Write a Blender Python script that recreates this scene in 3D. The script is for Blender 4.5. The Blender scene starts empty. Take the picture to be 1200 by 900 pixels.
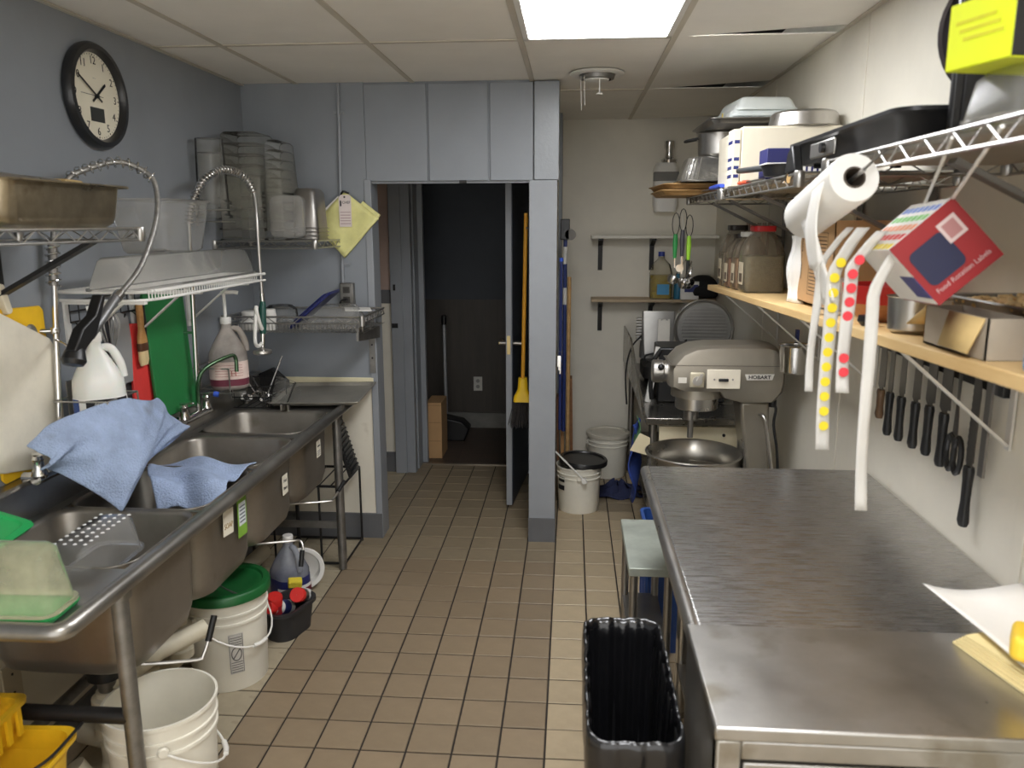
import bpy, math, random
from mathutils import Vector, Matrix
random.seed(7)
S = bpy.context.scene
COL = S.collection
# ------------------------------------------------------------------ camera
cd = bpy.data.cameras.new('camera'); cam = bpy.data.objects.new('camera', cd); COL.objects.link(cam)
PITCH, YAW, ROLL = 0.198624, 0.0749068, -0.002618
fw = Vector((-math.sin(YAW)*math.cos(PITCH), math.cos(YAW)*math.cos(PITCH), -math.sin(PITCH)))
r0 = Vector((math.cos(YAW), math.sin(YAW), 0)); u0 = r0.cross(fw)
rr = math.cos(ROLL)*r0 + math.sin(ROLL)*u0; uu = -math.sin(ROLL)*r0 + math.cos(ROLL)*u0
m = Matrix((rr, uu, -fw)).transposed().to_4x4(); m.translation = (0.0699, -3.2066, 1.7014)
cam.matrix_world = m
cd.sensor_width = 36; cd.lens = 930.94*36/1200; cd.clip_start = .05
cd.dof.use_dof = True; cd.dof.focus_distance = 4.2; cd.dof.aperture_fstop = 4.5
S.camera = cam
# ------------------------------------------------------------------ world, exposure
w = bpy.data.worlds.new('world'); S.world = w; w.use_nodes = True
w.node_tree.nodes['Background'].inputs[0].default_value = (1, .98, .95, 1)
w.node_tree.nodes['Background'].inputs[1].default_value = .8
S.view_settings.view_transform = 'Standard'; S.view_settings.look = 'None'
S.view_settings.exposure = 1.5; S.view_settings.gamma = 1; S.view_settings.use_curve_mapping = False
S.cycles.diffuse_bounces = 8; S.cycles.transparent_max_bounces = 40; S.cycles.max_bounces = 14
LAMP = 6.6          # radiance of the ceiling troffers
# ------------------------------------------------------------------ materials
def lin(c):
    return tuple(((v/255)/12.92 if v/255 <= .04045 else ((v/255+.055)/1.055)**2.4) for v in c)
MATS = {}
def M(name, rgb, rough=.5, metal=0, var=.07, scale=6, bump=0, bscale=60, alpha=1, emis=0, spec=.5, coat=0,
      stretch=(1,1,1), rvar=.06, trans=0, rnd=0, spots=None, sub=0):
    if name in MATS: return MATS[name]
    mt = bpy.data.materials.new(name); mt.use_nodes = True; MATS[name] = mt
    nt = mt.node_tree; N = nt.nodes; L = nt.links; P = N['Principled BSDF']
    c = lin(rgb)
    P.inputs['Roughness'].default_value = rough; P.inputs['Metallic'].default_value = metal
    P.inputs['Specular IOR Level'].default_value = spec; P.inputs['Coat Weight'].default_value = coat
    if trans: P.inputs['Transmission Weight'].default_value = trans
    if sub: P.inputs['Subsurface Weight'].default_value = sub; P.inputs['Subsurface Scale'].default_value = .02
    tc = N.new('ShaderNodeTexCoord'); mp = N.new('ShaderNodeMapping'); mp.inputs['Scale'].default_value = stretch
    L.new(tc.outputs['Object'], mp.inputs['Vector'])
    no = N.new('ShaderNodeTexNoise'); no.inputs['Scale'].default_value = scale; no.inputs['Detail'].default_value = 5
    no.inputs['Roughness'].default_value = .62
    L.new(mp.outputs[0], no.inputs['Vector'])
    rp = N.new('ShaderNodeValToRGB')
    rp.color_ramp.elements[0].position = .3; rp.color_ramp.elements[1].position = .7
    rp.color_ramp.elements[0].color = (*[v*(1-var*1.6) for v in c], 1)
    rp.color_ramp.elements[1].color = (*[min(1, v*(1+var)) for v in c], 1)
    L.new(no.outputs['Fac'], rp.inputs['Fac'])
    out = rp.outputs[0]
    if spots:                                   # stains with their own colour: (rgb, scale, threshold)
        n2 = N.new('ShaderNodeTexNoise'); n2.inputs['Scale'].default_value = spots[1]; n2.inputs['Detail'].default_value = 6
        L.new(tc.outputs['Object'], n2.inputs['Vector'])
        r2 = N.new('ShaderNodeValToRGB'); r2.color_ramp.elements[0].position = spots[2]; r2.color_ramp.elements[1].position = min(1, spots[2]+.1)
        L.new(n2.outputs['Fac'], r2.inputs['Fac'])
        mx = N.new('ShaderNodeMix'); mx.data_type = 'RGBA'
        L.new(r2.outputs[0], mx.inputs[0]); L.new(out, mx.inputs[6]); mx.inputs[7].default_value = (*lin(spots[0]), 1)
        out = mx.outputs[2]
    if rnd:                                     # object-to-object variation
        oi = N.new('ShaderNodeObjectInfo'); hs = N.new('ShaderNodeHueSaturation')
        mr = N.new('ShaderNodeMapRange'); mr.inputs[3].default_value = 1-rnd; mr.inputs[4].default_value = 1+rnd
        L.new(oi.outputs['Random'], mr.inputs[0]); L.new(mr.outputs[0], hs.inputs['Value']); L.new(out, hs.inputs['Color']); out = hs.outputs[0]
    L.new(out, P.inputs['Base Color'])
    if rvar:
        mr = N.new('ShaderNodeMapRange'); mr.inputs[3].default_value = max(.02, rough-rvar); mr.inputs[4].default_value = min(1, rough+rvar)
        L.new(no.outputs['Fac'], mr.inputs[0]); L.new(mr.outputs[0], P.inputs['Roughness'])
    if bump:
        n3 = N.new('ShaderNodeTexNoise'); n3.inputs['Scale'].default_value = bscale; n3.inputs['Detail'].default_value = 4
        L.new(mp.outputs[0], n3.inputs['Vector'])
        b = N.new('ShaderNodeBump'); b.inputs['Strength'].default_value = bump; b.inputs['Distance'].default_value = .01
        L.new(n3.outputs['Fac'], b.inputs['Height']); L.new(b.outputs[0], P.inputs['Normal'])
    if alpha < 1: P.inputs['Alpha'].default_value = alpha
    if emis:
        P.inputs['Emission Color'].default_value = (*c, 1); P.inputs['Emission Strength'].default_value = emis
    return mt
def clear_mat(name, rgb, haze=.12, rough=.12, gloss=.12):
    if name in MATS: return MATS[name]
    mt = bpy.data.materials.new(name); mt.use_nodes = True; MATS[name] = mt
    nt = mt.node_tree; N = nt.nodes; L = nt.links; N.remove(N['Principled BSDF']); out = N['Material Output']
    c = lin(rgb); tint = [1-(1-v)*.07 for v in c]
    tr = N.new('ShaderNodeBsdfTransparent'); tr.inputs[0].default_value = (*tint, 1)
    df = N.new('ShaderNodeBsdfDiffuse'); df.inputs[0].default_value = (*c, 1)
    tl_ = N.new('ShaderNodeBsdfTranslucent'); tl_.inputs[0].default_value = (*c, 1)
    md = N.new('ShaderNodeMixShader'); md.inputs[0].default_value = .4; L.new(df.outputs[0], md.inputs[1]); L.new(tl_.outputs[0], md.inputs[2])
    gl = N.new('ShaderNodeBsdfGlossy'); gl.inputs['Roughness'].default_value = rough
    tc = N.new('ShaderNodeTexCoord'); no = N.new('ShaderNodeTexNoise'); no.inputs['Scale'].default_value = 9; no.inputs['Detail'].default_value = 5
    L.new(tc.outputs['Object'], no.inputs['Vector'])
    mr = N.new('ShaderNodeMapRange'); mr.inputs[1].default_value = .3; mr.inputs[2].default_value = .75; mr.inputs[3].default_value = haze*.6; mr.inputs[4].default_value = haze*1.5
    L.new(no.outputs['Fac'], mr.inputs[0])
    m1 = N.new('ShaderNodeMixShader'); L.new(mr.outputs[0], m1.inputs[0]); L.new(tr.outputs[0], m1.inputs[1]); L.new(md.outputs[0], m1.inputs[2])
    lw = N.new('ShaderNodeLayerWeight'); lw.inputs[0].default_value = gloss
    m2 = N.new('ShaderNodeMixShader'); L.new(lw.outputs['Fresnel'], m2.inputs[0]); L.new(m1.outputs[0], m2.inputs[1]); L.new(gl.outputs[0], m2.inputs[2])
    L.new(m2.outputs[0], out.inputs[0]); return mt
def wood(name, rgb, rgb2, rough=.6, stretch=(1,12,12), scale=3, rnd=0):
    mt = M(name, rgb, rough, 0, .05, scale, bump=.05, bscale=40, stretch=stretch, rnd=rnd)
    e = [n for n in mt.node_tree.nodes if n.type == 'VALTORGB'][0].color_ramp.elements
    e[0].color = (*lin(rgb2), 1); e[1].color = (*lin(rgb), 1); return mt
# ------------------------------------------------------------------ mesh builder
class MB:
    def __init__(s): s.v = []; s.f = []
    def add(s, vs, fs):
        o = len(s.v); s.v += [tuple(v) for v in vs]; s.f += [tuple(i+o for i in f) for f in fs]; return s
    def box(s, x0, x1, y0, y1, z0, z1):
        v = [(x0,y0,z0),(x1,y0,z0),(x1,y1,z0),(x0,y1,z0),(x0,y0,z1),(x1,y0,z1),(x1,y1,z1),(x0,y1,z1)]
        return s.add(v, [(0,3,2,1),(4,5,6,7),(0,1,5,4),(1,2,6,5),(2,3,7,6),(3,0,4,7)])
    def bar(s, p, q, w, h, up=(0,0,1)):        # rectangular bar from p to q
        p, q = Vector(p), Vector(q); d = (q-p).normalized(); up = Vector(up)
        sd = d.cross(up)
        if sd.length < 1e-4: sd = d.cross(Vector((1,0,0)))
        sd.normalize(); up = sd.cross(d)
        v = []
        for c in (p, q):
            for a, b in ((-1,-1),(1,-1),(1,1),(-1,1)): v.append(c + sd*a*w/2 + up*b*h/2)
        return s.add(v, [(0,3,2,1),(4,5,6,7),(0,1,5,4),(1,2,6,5),(2,3,7,6),(3,0,4,7)][:2] + [(0,1,5,4),(1,2,6,5),(2,3,7,6),(3,0,4,7)])
    def loft(s, rings, cap0=True, cap1=True):
        n = len(rings[0]); o = len(s.v)
        vs = [p for r in rings for p in r]; fs = []
        for k in range(len(rings)-1):
            for i in range(n):
                j = (i+1) % n
                fs.append((k*n+i, k*n+j, (k+1)*n+j, (k+1)*n+i))
        if cap0: fs.append(tuple(reversed(range(n))))
        if cap1: fs.append(tuple((len(rings)-1)*n+i for i in range(n)))
        return s.add(vs, fs)
    def cyl(s, p, q, r, r2=None, n=16, c0=True, c1=True):
        p, q = Vector(p), Vector(q); d = (q-p).normalized()
        a = d.orthogonal().normalized(); b = d.cross(a); r2 = r if r2 is None else r2
        R = lambda c, rad: [c + (a*math.cos(2*math.pi*i/n) + b*math.sin(2*math.pi*i/n))*rad for i in range(n)]
        return s.loft([R(p, r), R(q, r2)], c0, c1)
    def tube(s, pts, r, n=8, closed=False):
        P = [Vector(p) for p in pts]; k = len(P); rings = []
        t0 = (P[1]-P[0]).normalized(); a = t0.orthogonal().normalized()
        for i in range(k):
            if closed: t = (P[(i+1) % k]-P[i-1])
            else: t = P[min(i+1, k-1)]-P[max(i-1, 0)]
            t.normalize(); a = a - t*a.dot(t)
            if a.length < 1e-6: a = t.orthogonal()
            a.normalize(); b = t.cross(a)
            rad = r[i] if isinstance(r, (list, tuple)) else r
            rings.append([P[i] + (a*math.cos(2*math.pi*j/n) + b*math.sin(2*math.pi*j/n))*rad for j in range(n)])
        if closed: rings.append(rings[0]); return s.loft(rings, False, False)
        return s.loft(rings)
    def lathe(s, prof, c=(0,0,0), n=32, axis='z', cap=False, mat=None):
        rings = []
        for r, z in prof:
            ring = []
            for i in range(n):
                t = 2*math.pi*i/n; x, y = r*math.cos(t), r*math.sin(t)
                p = Vector((x, y, z)) if axis == 'z' else Vector((z, x, y)) if axis == 'x' else Vector((y, z, x))
                if mat: p = mat @ p
                ring.append(p + Vector(c))
            rings.append(ring)
        return s.loft(rings, cap, cap)
    def prism(s, outline, axis, a, b):         # outline in the two other axes (cyclic order), extruded a..b
        def P(u, v, t): return {'x': (t,u,v), 'y': (u,t,v), 'z': (u,v,t)}[axis]
        n = len(outline)
        return s.loft([[P(u, v, a) for u, v in outline], [P(u, v, b) for u, v in outline]])
    def ball(s, c, r, n=16, m=10):
        r = r if isinstance(r, (tuple, list)) else (r, r, r); rings = []
        for k in range(m+1):
            t = math.pi*k/m; q = max(1e-3, math.sin(t))
            rings.append([(c[0]+r[0]*q*math.cos(2*math.pi*i/n), c[1]+r[1]*q*math.sin(2*math.pi*i/n), c[2]-r[2]*math.cos(t)) for i in range(n)])
        return s.loft(rings)
    def grid(s, fn, nu, nv):
        vs = [fn(i/nu, j/nv) for i in range(nu+1) for j in range(nv+1)]
        fs = [(i*(nv+1)+j, (i+1)*(nv+1)+j, (i+1)*(nv+1)+j+1, i*(nv+1)+j+1) for i in range(nu) for j in range(nv)]
        return s.add(vs, fs)
    def xf(s, mat):
        s.v = [tuple(mat @ Vector(v)) for v in s.v]; return s
    def build(s, name, mat, parent=None, loc=(0,0,0), rot=(0,0,0), bevel=0, solid=0, sharp=38, sub=0, seg=2, kind=None):
        me = bpy.data.meshes.new(name); me.from_pydata(s.v, [], s.f); me.update()
        import bmesh
        bm = bmesh.new(); bm.from_mesh(me); bmesh.ops.recalc_face_normals(bm, faces=bm.faces); bm.to_mesh(me); bm.free()
        me.polygons.foreach_set('use_smooth', [True]*len(me.polygons))
        me.set_sharp_from_angle(angle=math.radians(sharp))
        me.materials.append(mat)
        o = bpy.data.objects.new(name, me); COL.objects.link(o)
        o.location = loc; o.rotation_euler = rot
        if parent: o.parent = parent
        if solid:
            md = o.modifiers.new('solid', 'SOLIDIFY'); md.thickness = solid; md.offset = 0
        if bevel:
            md = o.modifiers.new('bevel', 'BEVEL'); md.width = bevel; md.segments = seg; md.limit_method = 'ANGLE'; md.angle_limit = math.radians(40)
        if sub:
            md = o.modifiers.new('sub', 'SUBSURF'); md.levels = sub; md.render_levels = sub
        if kind: o['kind'] = kind
        return o
def tag(o, label, cat, group=None):
    o['label'] = label; o['category'] = cat
    if group: o['group'] = group
    return o
def thing(name, label, cat, loc=(0,0,0), rz=0, group=None, rot=None):
    o = bpy.data.objects.new(name, None); COL.objects.link(o); o.empty_display_size = .05
    o.location = loc; o.rotation_euler = rot if rot else (0, 0, rz)
    return tag(o, label, cat, group)
def struct(o): o['kind'] = 'structure'; return o
def copy_tree(o, parent=None):
    c = o.copy(); COL.objects.link(c); c.parent = parent
    for ch in list(o.children): copy_tree(ch, c)
    return c
def rrect(w, d, r, n=4, z=0, c=(0,0)):
    pts = []
    for cx, cy, a0 in ((w/2-r, d/2-r, 0), (-w/2+r, d/2-r, 90), (-w/2+r, -d/2+r, 180), (w/2-r, -d/2+r, 270)):
        for k in range(n+1):
            a = math.radians(a0+90*k/n); pts.append((c[0]+cx+r*math.cos(a), c[1]+cy+r*math.sin(a), z))
    return pts
def spline(pts, k=8):
    P = [Vector(p) for p in pts]; out = []
    for i in range(len(P)-1):
        a, b, c, d = P[max(i-1,0)], P[i], P[i+1], P[min(i+2, len(P)-1)]
        for j in range(k):
            t = j/k
            out.append(.5*((2*b)+(-a+c)*t+(2*a-5*b+4*c-d)*t*t+(-a+3*b-3*c+d)*t**3))
    out.append(P[-1]); return out
def text(body, size, mat, parent, loc, rot, name='lettering', ext=.0004, align='CENTER', sx=1, bold=0):
    c = bpy.data.curves.new('txt', 'FONT'); c.body = body; c.size = size; c.extrude = ext; c.align_x = align; c.align_y = 'CENTER'
    c.resolution_u = 3; c.offset = bold
    t = bpy.data.objects.new('txt', c); COL.objects.link(t)
    me = bpy.data.meshes.new_from_object(t); COL.objects.unlink(t); bpy.data.objects.remove(t)
    me.materials.clear(); me.materials.append(mat)
    o = bpy.data.objects.new(name, me); COL.objects.link(o); o.location = loc; o.rotation_euler = rot; o.scale = (sx,1,1)
    if parent: o.parent = parent
    return o
R90 = math.pi/2
# ------------------------------------------------------------------ palette
blue = M('blue_grey_paint', (136,141,147), .42, 0, .05, 3, bump=.04, bscale=90)
blue2 = M('blue_grey_trim_paint', (142,146,151), .38, 0, .05, 4, bump=.03, bscale=60)
cream = M('cream_wall_paint', (220,215,201), .5, 0, .05, 2.5, bump=.03, bscale=80, spots=((206,198,180), 3.2, .7))
creamlow = M('cream_lower_wall', (205,198,180), .5, 0, .06, 3, spots=((188,180,160), 4, .7))
grey_base = M('grey_cove_base', (98,99,101), .5, 0, .08, 6)
ceilm = M('ceiling_panel_white', (238,234,226), .8, 0, .03, 3, bump=.05, bscale=200)
tbar = M('ceiling_grid_cream', (198,190,175), .5, 0, .05, 5)
plen = M('plenum_dark', (20,19,18), .9)
steel = M('brushed_steel', (190,187,182), .3, .95, .08, 5, stretch=(1,1,1), rvar=.1)
steel_d = M('worn_steel', (150,147,143), .36, .9, .12, 6, rvar=.1, bump=.03, bscale=30)
chrome = M('chrome', (215,214,212), .14, 1, .04, 6)
zinc = M('zinc_wire', (178,176,172), .3, .9, .08, 20)
galv = M('galvanised_pipe', (140,138,134), .45, .85, .18, 14)
black = M('black_plastic', (24,24,25), .42, 0, .1, 10)
blackm = M('black_metal', (30,29,29), .45, .2, .1, 10)
white_p = M('white_plastic', (228,226,220), .4, 0, .04, 5)
white_e = M('white_enamel_wire', (232,231,226), .35, 0, .04, 8)
clear = clear_mat('clear_plastic', (226,225,218), .05, gloss=.12)
clear2 = clear_mat('cloudy_clear_plastic', (230,228,222), .17, .2, .12)
paper = M('white_paper', (236,234,229), .75, 0, .03, 8)
ink = M('black_ink', (22,22,24), .6)
card = M('brown_cardboard', (186,148,104), .8, 0, .06, 7)
rubber = M('rubber_black', (18,18,18), .7)
# ================================================================== THE ROOM
T = .1524; H = 2.388; XL, XR = -1.6, 1.05; YP = .88; YB = 2.42; YN = -4.4
# floor slab (joints) with individual tiles
slab = struct(MB().box(-1.75, 1.2, YN, 2.26, -.12, -.004).box(-.02, 1.2, 2.26, YB+.05, -.12, -.004).build('floor', M('grout', (46,40,34), .85, 0, .15, 20)))
tb = M('tile_brown', (140,123,100), .42, 0, .08, 9, bump=.06, bscale=40, rnd=.07, spots=((112,95,76), 5, .58), rvar=.1)
tl = M('tile_tan', (176,159,131), .42, 0, .08, 9, bump=.06, bscale=40, rnd=.06, spots=((140,125,102), 5, .63), rvar=.1)
te = M('tile_edge', (170,158,134), .45, 0, .12, 7, bump=.06, bscale=40, rnd=.08, spots=((118,104,84), 7, .57), rvar=.1)
def tile_mesh(name, mat):
    g = .0034; c = .0022
    a, b = g, T-g
    v = [(a,a,-.012),(b,a,-.012),(b,b,-.012),(a,b,-.012),(a,a,-.0018),(b,a,-.0018),(b,b,-.0018),(a,b,-.0018),
         (a+c,a+c,0),(b-c,a+c,0),(b-c,b-c,0),(a+c,b-c,0)]
    f = [(0,3,2,1)] + [(i, (i+1)%4, 4+(i+1)%4, 4+i) for i in range(4)] + [(4+i, 4+(i+1)%4, 8+(i+1)%4, 8+i) for i in range(4)] + [(8,9,10,11)]
    me = bpy.data.meshes.new(name); me.from_pydata(v, [], f); me.materials.append(mat); return me
thl = M('tile_hall', (142,128,105), .45, 0, .1, 9, bump=.06, bscale=40, rnd=.07, spots=((108,96,78), 5, .58), rvar=.1)
TM = {'h': tile_mesh('floor_tile', thl), 'b': tile_mesh('floor_tile', tb), 'l': tile_mesh('floor_tile', tl), 'e': tile_mesh('floor_tile', te)}
rest = MB()
for i in range(-11, 8):
    for j in range(-29, 16):
        k = 'e' if i < -7 else ('b' if i < 0 and j < 4 else 'h' if j >= 9 or i < 0 else 'l')
        if -10 <= i <= 2 and -8 <= j <= 14:
            o = bpy.data.objects.new('floor_tile', TM[k]); COL.objects.link(o); o.parent = slab
            o.location = (i*T, j*T, random.uniform(-.0006, .0006)); o.rotation_euler = (random.uniform(-.003,.003), random.uniform(-.003,.003), 0)
        elif j < 15 or i >= 0:
            x, y = i*T, j*T; rest.box(x+.0034, x+T-.0034, y+.0034, y+T-.0034, -.012, 0)
rest.build('floor_tile_field', tl, slab, kind='stuff')
# ---- walls
wl = struct(MB().box(XL-.12, XL, YN, YP+.02, .9, H+.25).build('wall_left', blue))
MB().box(XL-.12, XL-.004, YN, YP+.02, -.02, .905).build('lower_wall_panel', creamlow, wl)
struct(MB().box(XL-.004, XL+.008, YN, YP, 0, .1).build('baseboard_left', grey_base))
wr = struct(MB().box(XR, XR+.12, YN, YB+.1, -.02, H+.25).build('wall_right', cream))
for y in (-1.5, -.28, .95): MB().box(XR-.004, XR+.001, y-.02, y+.02, 0, H).build('panel_batten', cream, wr, bevel=.002)
struct(MB().box(0, XR+.1, YB, YB+.12, -.02, H+.25).build('wall_back', cream))
# partition with the doorway: stub, header, pillar
wp = struct(MB().box(XL, -.975, YP, YP+.13, .9, H+.2).build('wall_partition', blue))
MB().box(XL, -.985, YP+.004, YP+.13, -.02, .9).build('lower_wall_panel', M('white_lower_wall', (222,216,200), .5, 0, .05, 4, spots=((180,170,150), 4, .68)), wp)
MB().box(XL, -.975, YP-.008, YP+.006, .862, .902).build('cream_rail', M('cream_rail_paint', (232,224,190), .45), wp, bevel=.003)
MB().box(-.988, -.952, YP-.006, YP+.136, .0, 1.925).build('corner_trim', blue2, wp, bevel=.003)
hd = MB().box(-.975, -.147, YP+.012, YP+.13, 1.92, H+.2).build('header', blue, wp)
for x0, x1 in ((-.975, -.66), (-.652, -.352), (-.344, -.128)):
    MB().box(x0, x1, YP, YP+.013, 1.915, H-.004).build('header_panel', blue, wp, bevel=.004)
MB().box(-.124, -.0, YP-.002, YP+.16, 1.918, H-.002).build('header_panel', M('glossy_blue_paint', (142,147,152), .3, 0, .05, 4, bump=.1, bscale=50), wp, bevel=.003)
MB().box(-.96, -.15, YP+.02, YP+.05, 1.905, 1.921).build('door_stop', blue2, wp)
MB().box(-.5, -.465, YP-.004, YP+.03, 1.905, 1.918).build('latch_plate', blackm, wp)
pl = struct(MB().box(-.147, -.008, YP, YP+.15, .0, 1.916).build('wall_pillar', blue2))
struct(MB().box(-.15, -.004, YP-.006, YP+.155, 0, .135).build('baseboard_pillar', grey_base))
struct(MB().box(XL, -.955, YP-.012, YP+.14, 0, .14).build('baseboard_partition', grey_base))
struct(MB().box(-.147, -.02, YP+.15, YB+.05, -.02, H+.25).build('wall_nook', cream))
# hall behind the doorway
wh = struct(MB().box(XL-.1, -1.13, 2.08, 2.26, -.02, 1.22).build('wall_hall', cream))
MB().box(XL-.1, -1.13, 2.08, 2.26, 1.22, H+.2).build('upper_wall', M('pink_tan_paint', (178,156,145), .6), wh)
MB().box(XL-.1, -1.13, 2.07, 2.081, 1.18, 1.27).build('chair_rail', grey_base, wh, bevel=.004)
MB().box(-.26, .0, 2.08, 2.26, -.02, H+.2).build('right_return', blue, wh)
MB().box(-1.13, -.26, 2.08, 2.26, 2.06, H+.2).build('door_head', blue, wh)
struct(MB().box(XL, -1.13, 2.06, 2.082, 0, .14).build('baseboard_hall', grey_base))
struct(MB().box(XL-.12, XL, YP+.13, 2.3, -.02, H+.2).build('wall_hall_side', cream))
ca = struct(MB().box(-1.135, -1.055, 2.03, 2.10, 0, 2.08).build('trim_1', blue2, bevel=.004))
MB().box(-1.058, -.995, 2.045, 2.10, 0, 2.07).build('inner_jamb', blue2, ca, bevel=.004)
MB().box(-1.115, -1.1, 2.022, 2.031, 1.27, 1.31).build('hinge_plate', blackm, ca)
MB().box(-1.13, -1.09, 2.02, 2.031, 1.02, 1.05).build('hinge_plate', blackm, ca)
jb = struct(MB().box(-1.03, -.99, 2.14, 2.28, 0, 2.07).build('trim_2', blue2, bevel=.004))
MB().box(-1.01, -.955, 2.285, 2.33, 0, 2.07).build('casing', blue2, jb, bevel=.004)
struct(MB().box(-1.03, -.2, 2.235, 2.27, -.002, .012).build('trim_3', M('threshold_metal', (150,140,125), .4, .8), bevel=.004))
# dark room beyond
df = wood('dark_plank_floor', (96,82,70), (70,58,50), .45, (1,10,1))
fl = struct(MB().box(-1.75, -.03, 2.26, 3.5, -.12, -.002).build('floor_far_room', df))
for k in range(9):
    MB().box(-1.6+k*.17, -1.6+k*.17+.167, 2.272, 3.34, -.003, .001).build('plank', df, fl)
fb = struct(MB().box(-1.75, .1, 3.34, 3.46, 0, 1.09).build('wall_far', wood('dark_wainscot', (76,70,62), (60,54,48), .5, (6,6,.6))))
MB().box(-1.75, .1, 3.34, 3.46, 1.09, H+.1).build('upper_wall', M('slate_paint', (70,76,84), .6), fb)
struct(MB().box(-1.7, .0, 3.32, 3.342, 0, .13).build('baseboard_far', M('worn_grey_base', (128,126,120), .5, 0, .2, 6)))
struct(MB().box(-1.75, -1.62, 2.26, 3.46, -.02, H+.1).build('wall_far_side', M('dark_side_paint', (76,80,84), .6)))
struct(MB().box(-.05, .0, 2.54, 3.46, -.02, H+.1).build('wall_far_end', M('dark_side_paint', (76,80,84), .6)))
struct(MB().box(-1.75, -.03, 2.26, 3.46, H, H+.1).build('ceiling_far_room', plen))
# open door, latch edge towards the kitchen
dr = thing('hall_door', 'blue grey slab door standing open into the hall', 'door', (-.232, 2.05, 0), math.radians(-95.0))
del dr['category']; del dr['label']; dr.name = 'door_1'; dr['kind'] = 'structure'
navy = M('shaded_door_paint', (58,64,76), .4)  # the leaf's blue grey with the unlit side's shade put into its colour
MB().box(0, .665, -.021, .014, .02, 2.04).build('leaf', blue2, dr, bevel=.002)
MB().box(.0, .662, .0142, .018, .025, 2.035).build('shaded_face', navy, dr)
MB().box(.6645, .667, -.014, .006, .95, 1.06).build('latch_plate', M('brass', (200,180,130), .3, .9), dr, bevel=.001)
for sgn, y0 in ((-1, -.021), (1, .018)):
    q = MB().cyl((.61, y0, 1.01), (.61, y0+sgn*.045, 1.01), .012).build('lever_handle', steel, dr)
    MB().bar((.615, y0+sgn*.045, 1.01), (.51, y0+sgn*.05, 1.01), .016, .02).build('lever', M('brass', (200,180,130), .3, .9), q, bevel=.004)
# ---- ceiling: panels and grid
ce = struct(MB().box(-1.75, 1.2, YN, YB+.1, H+.2, H+.26).build('ceiling', plen))  # dark lid above the panels, added to keep world light from leaking in
XG = [XL, -1.315, -.73, -.136, .445, XR]; YG = [YN, -3.575, -2.38, -1.18, .02, 1.21, YB]
LIT = {(3, 3), (3, 1)}
for i in range(len(XG)-1):
    for j in range(len(YG)-1):
        if (i, j) in LIT: continue
        x0, x1, y0, y1 = XG[i]+.004, XG[i+1]-.004, YG[j]+.004, YG[j+1]-.004
        m_ = MB(); m_.box(x0, x1, y0, y1, 0, .005)
        if i == 4 and j in (3, 4, 5):           # sagging right-hand panels leave dark wedge gaps
            m_.v = [(x, y - ((.22 if j == 4 else .15) if (x > .8 and y > y1-.01) else 0), z - (.003 if y > y1-.01 else 0)) for x, y, z in m_.v]
        m_.build('ceiling_panel', ceilm, ce, loc=(0, 0, H+.004+random.uniform(0, .002)))
for x in XG[1:-1]: MB().box(x-.012, x+.012, YN, YB, H, H+.004).build('ceiling_grid_bar', tbar, ce, bevel=.0015)
for y in YG[1:-1]:
    for i in range(4): MB().box(XG[i]+.012, XG[i+1]-.012, y-.012, y+.012, H+.0005, H+.0042).build('ceiling_grid_bar', tbar, ce)
for s_, nm in ((XL, 'left'), (XR, 'right')):
    MB().box(s_-.02 if s_ > 0 else s_, s_ if s_ > 0 else s_+.02, YN, YB if s_ > 0 else YP, H-.003, H+.001).build('wall_angle', tbar, ce)
emit = M('lamp_diffuser', (251,252,255), .5, emis=LAMP, var=0)
for n, (i, j) in enumerate(((3, 3), (3, 1))):
    x0, x1, y0, y1 = XG[i]+.012, XG[i+1]-.012, YG[j]+.012, YG[j+1]-.012
    t = thing('ceiling_light', ['bright white fluorescent ceiling panel over the steel work table', 'second fluorescent ceiling panel behind the photographer'][n], 'light', ((x0+x1)/2, (y0+y1)/2, H))
    a, b = (x1-x0)/2, (y1-y0)/2
    fr = MB()
    for q in ((-a,a,-b,-b+.022),(-a,a,b-.022,b),(-a,-a+.022,-b,b),(a-.022,a,-b,b)): fr.box(*q, -.004, .012)
    fr.build('frame', white_p, t, bevel=.002)
    MB().box(-a+.02, a-.02, -b+.02, b-.02, .002, .008).build('diffuser', emit, t)
    MB().box(-a, a, -b, b, .07, .075).build('housing', white_p, t)
# round ceiling vent with dangling strips
t = thing('ceiling_vent', 'round white ceiling diffuser with hanging paper strips', 'vent', (.176, .70, H))
MB().lathe([(.125,-.002),(.128,-.008),(.118,-.014),(.085,-.012),(.083,-.004)], n=36).build('rim', white_p, t)
MB().lathe([(.082,-.004),(.078,-.03),(.066,-.032),(.07,-.006)], n=36).build('inner_ring', galv, t)
MB().lathe([(.06,-.01),(.055,-.036),(.0,-.04)], n=36).build('cone', white_p, t)
for x, y, l in ((-.075,-.03,.15),(-.06,-.05,.13)):
    MB().bar((x,y,-.02),(x+.004,y,-.02-l), .004, .002).build('paper_strip', paper, t)
MB().bar((.01,-.06,-.03),(.01,-.06,-.1), .005, .004).build('paper_strip', paper, t)
MB().cyl((.01,-.06,-.1),(.01,-.06,-.106), .014, .016).build('pull_knob', white_p, t)
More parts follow.
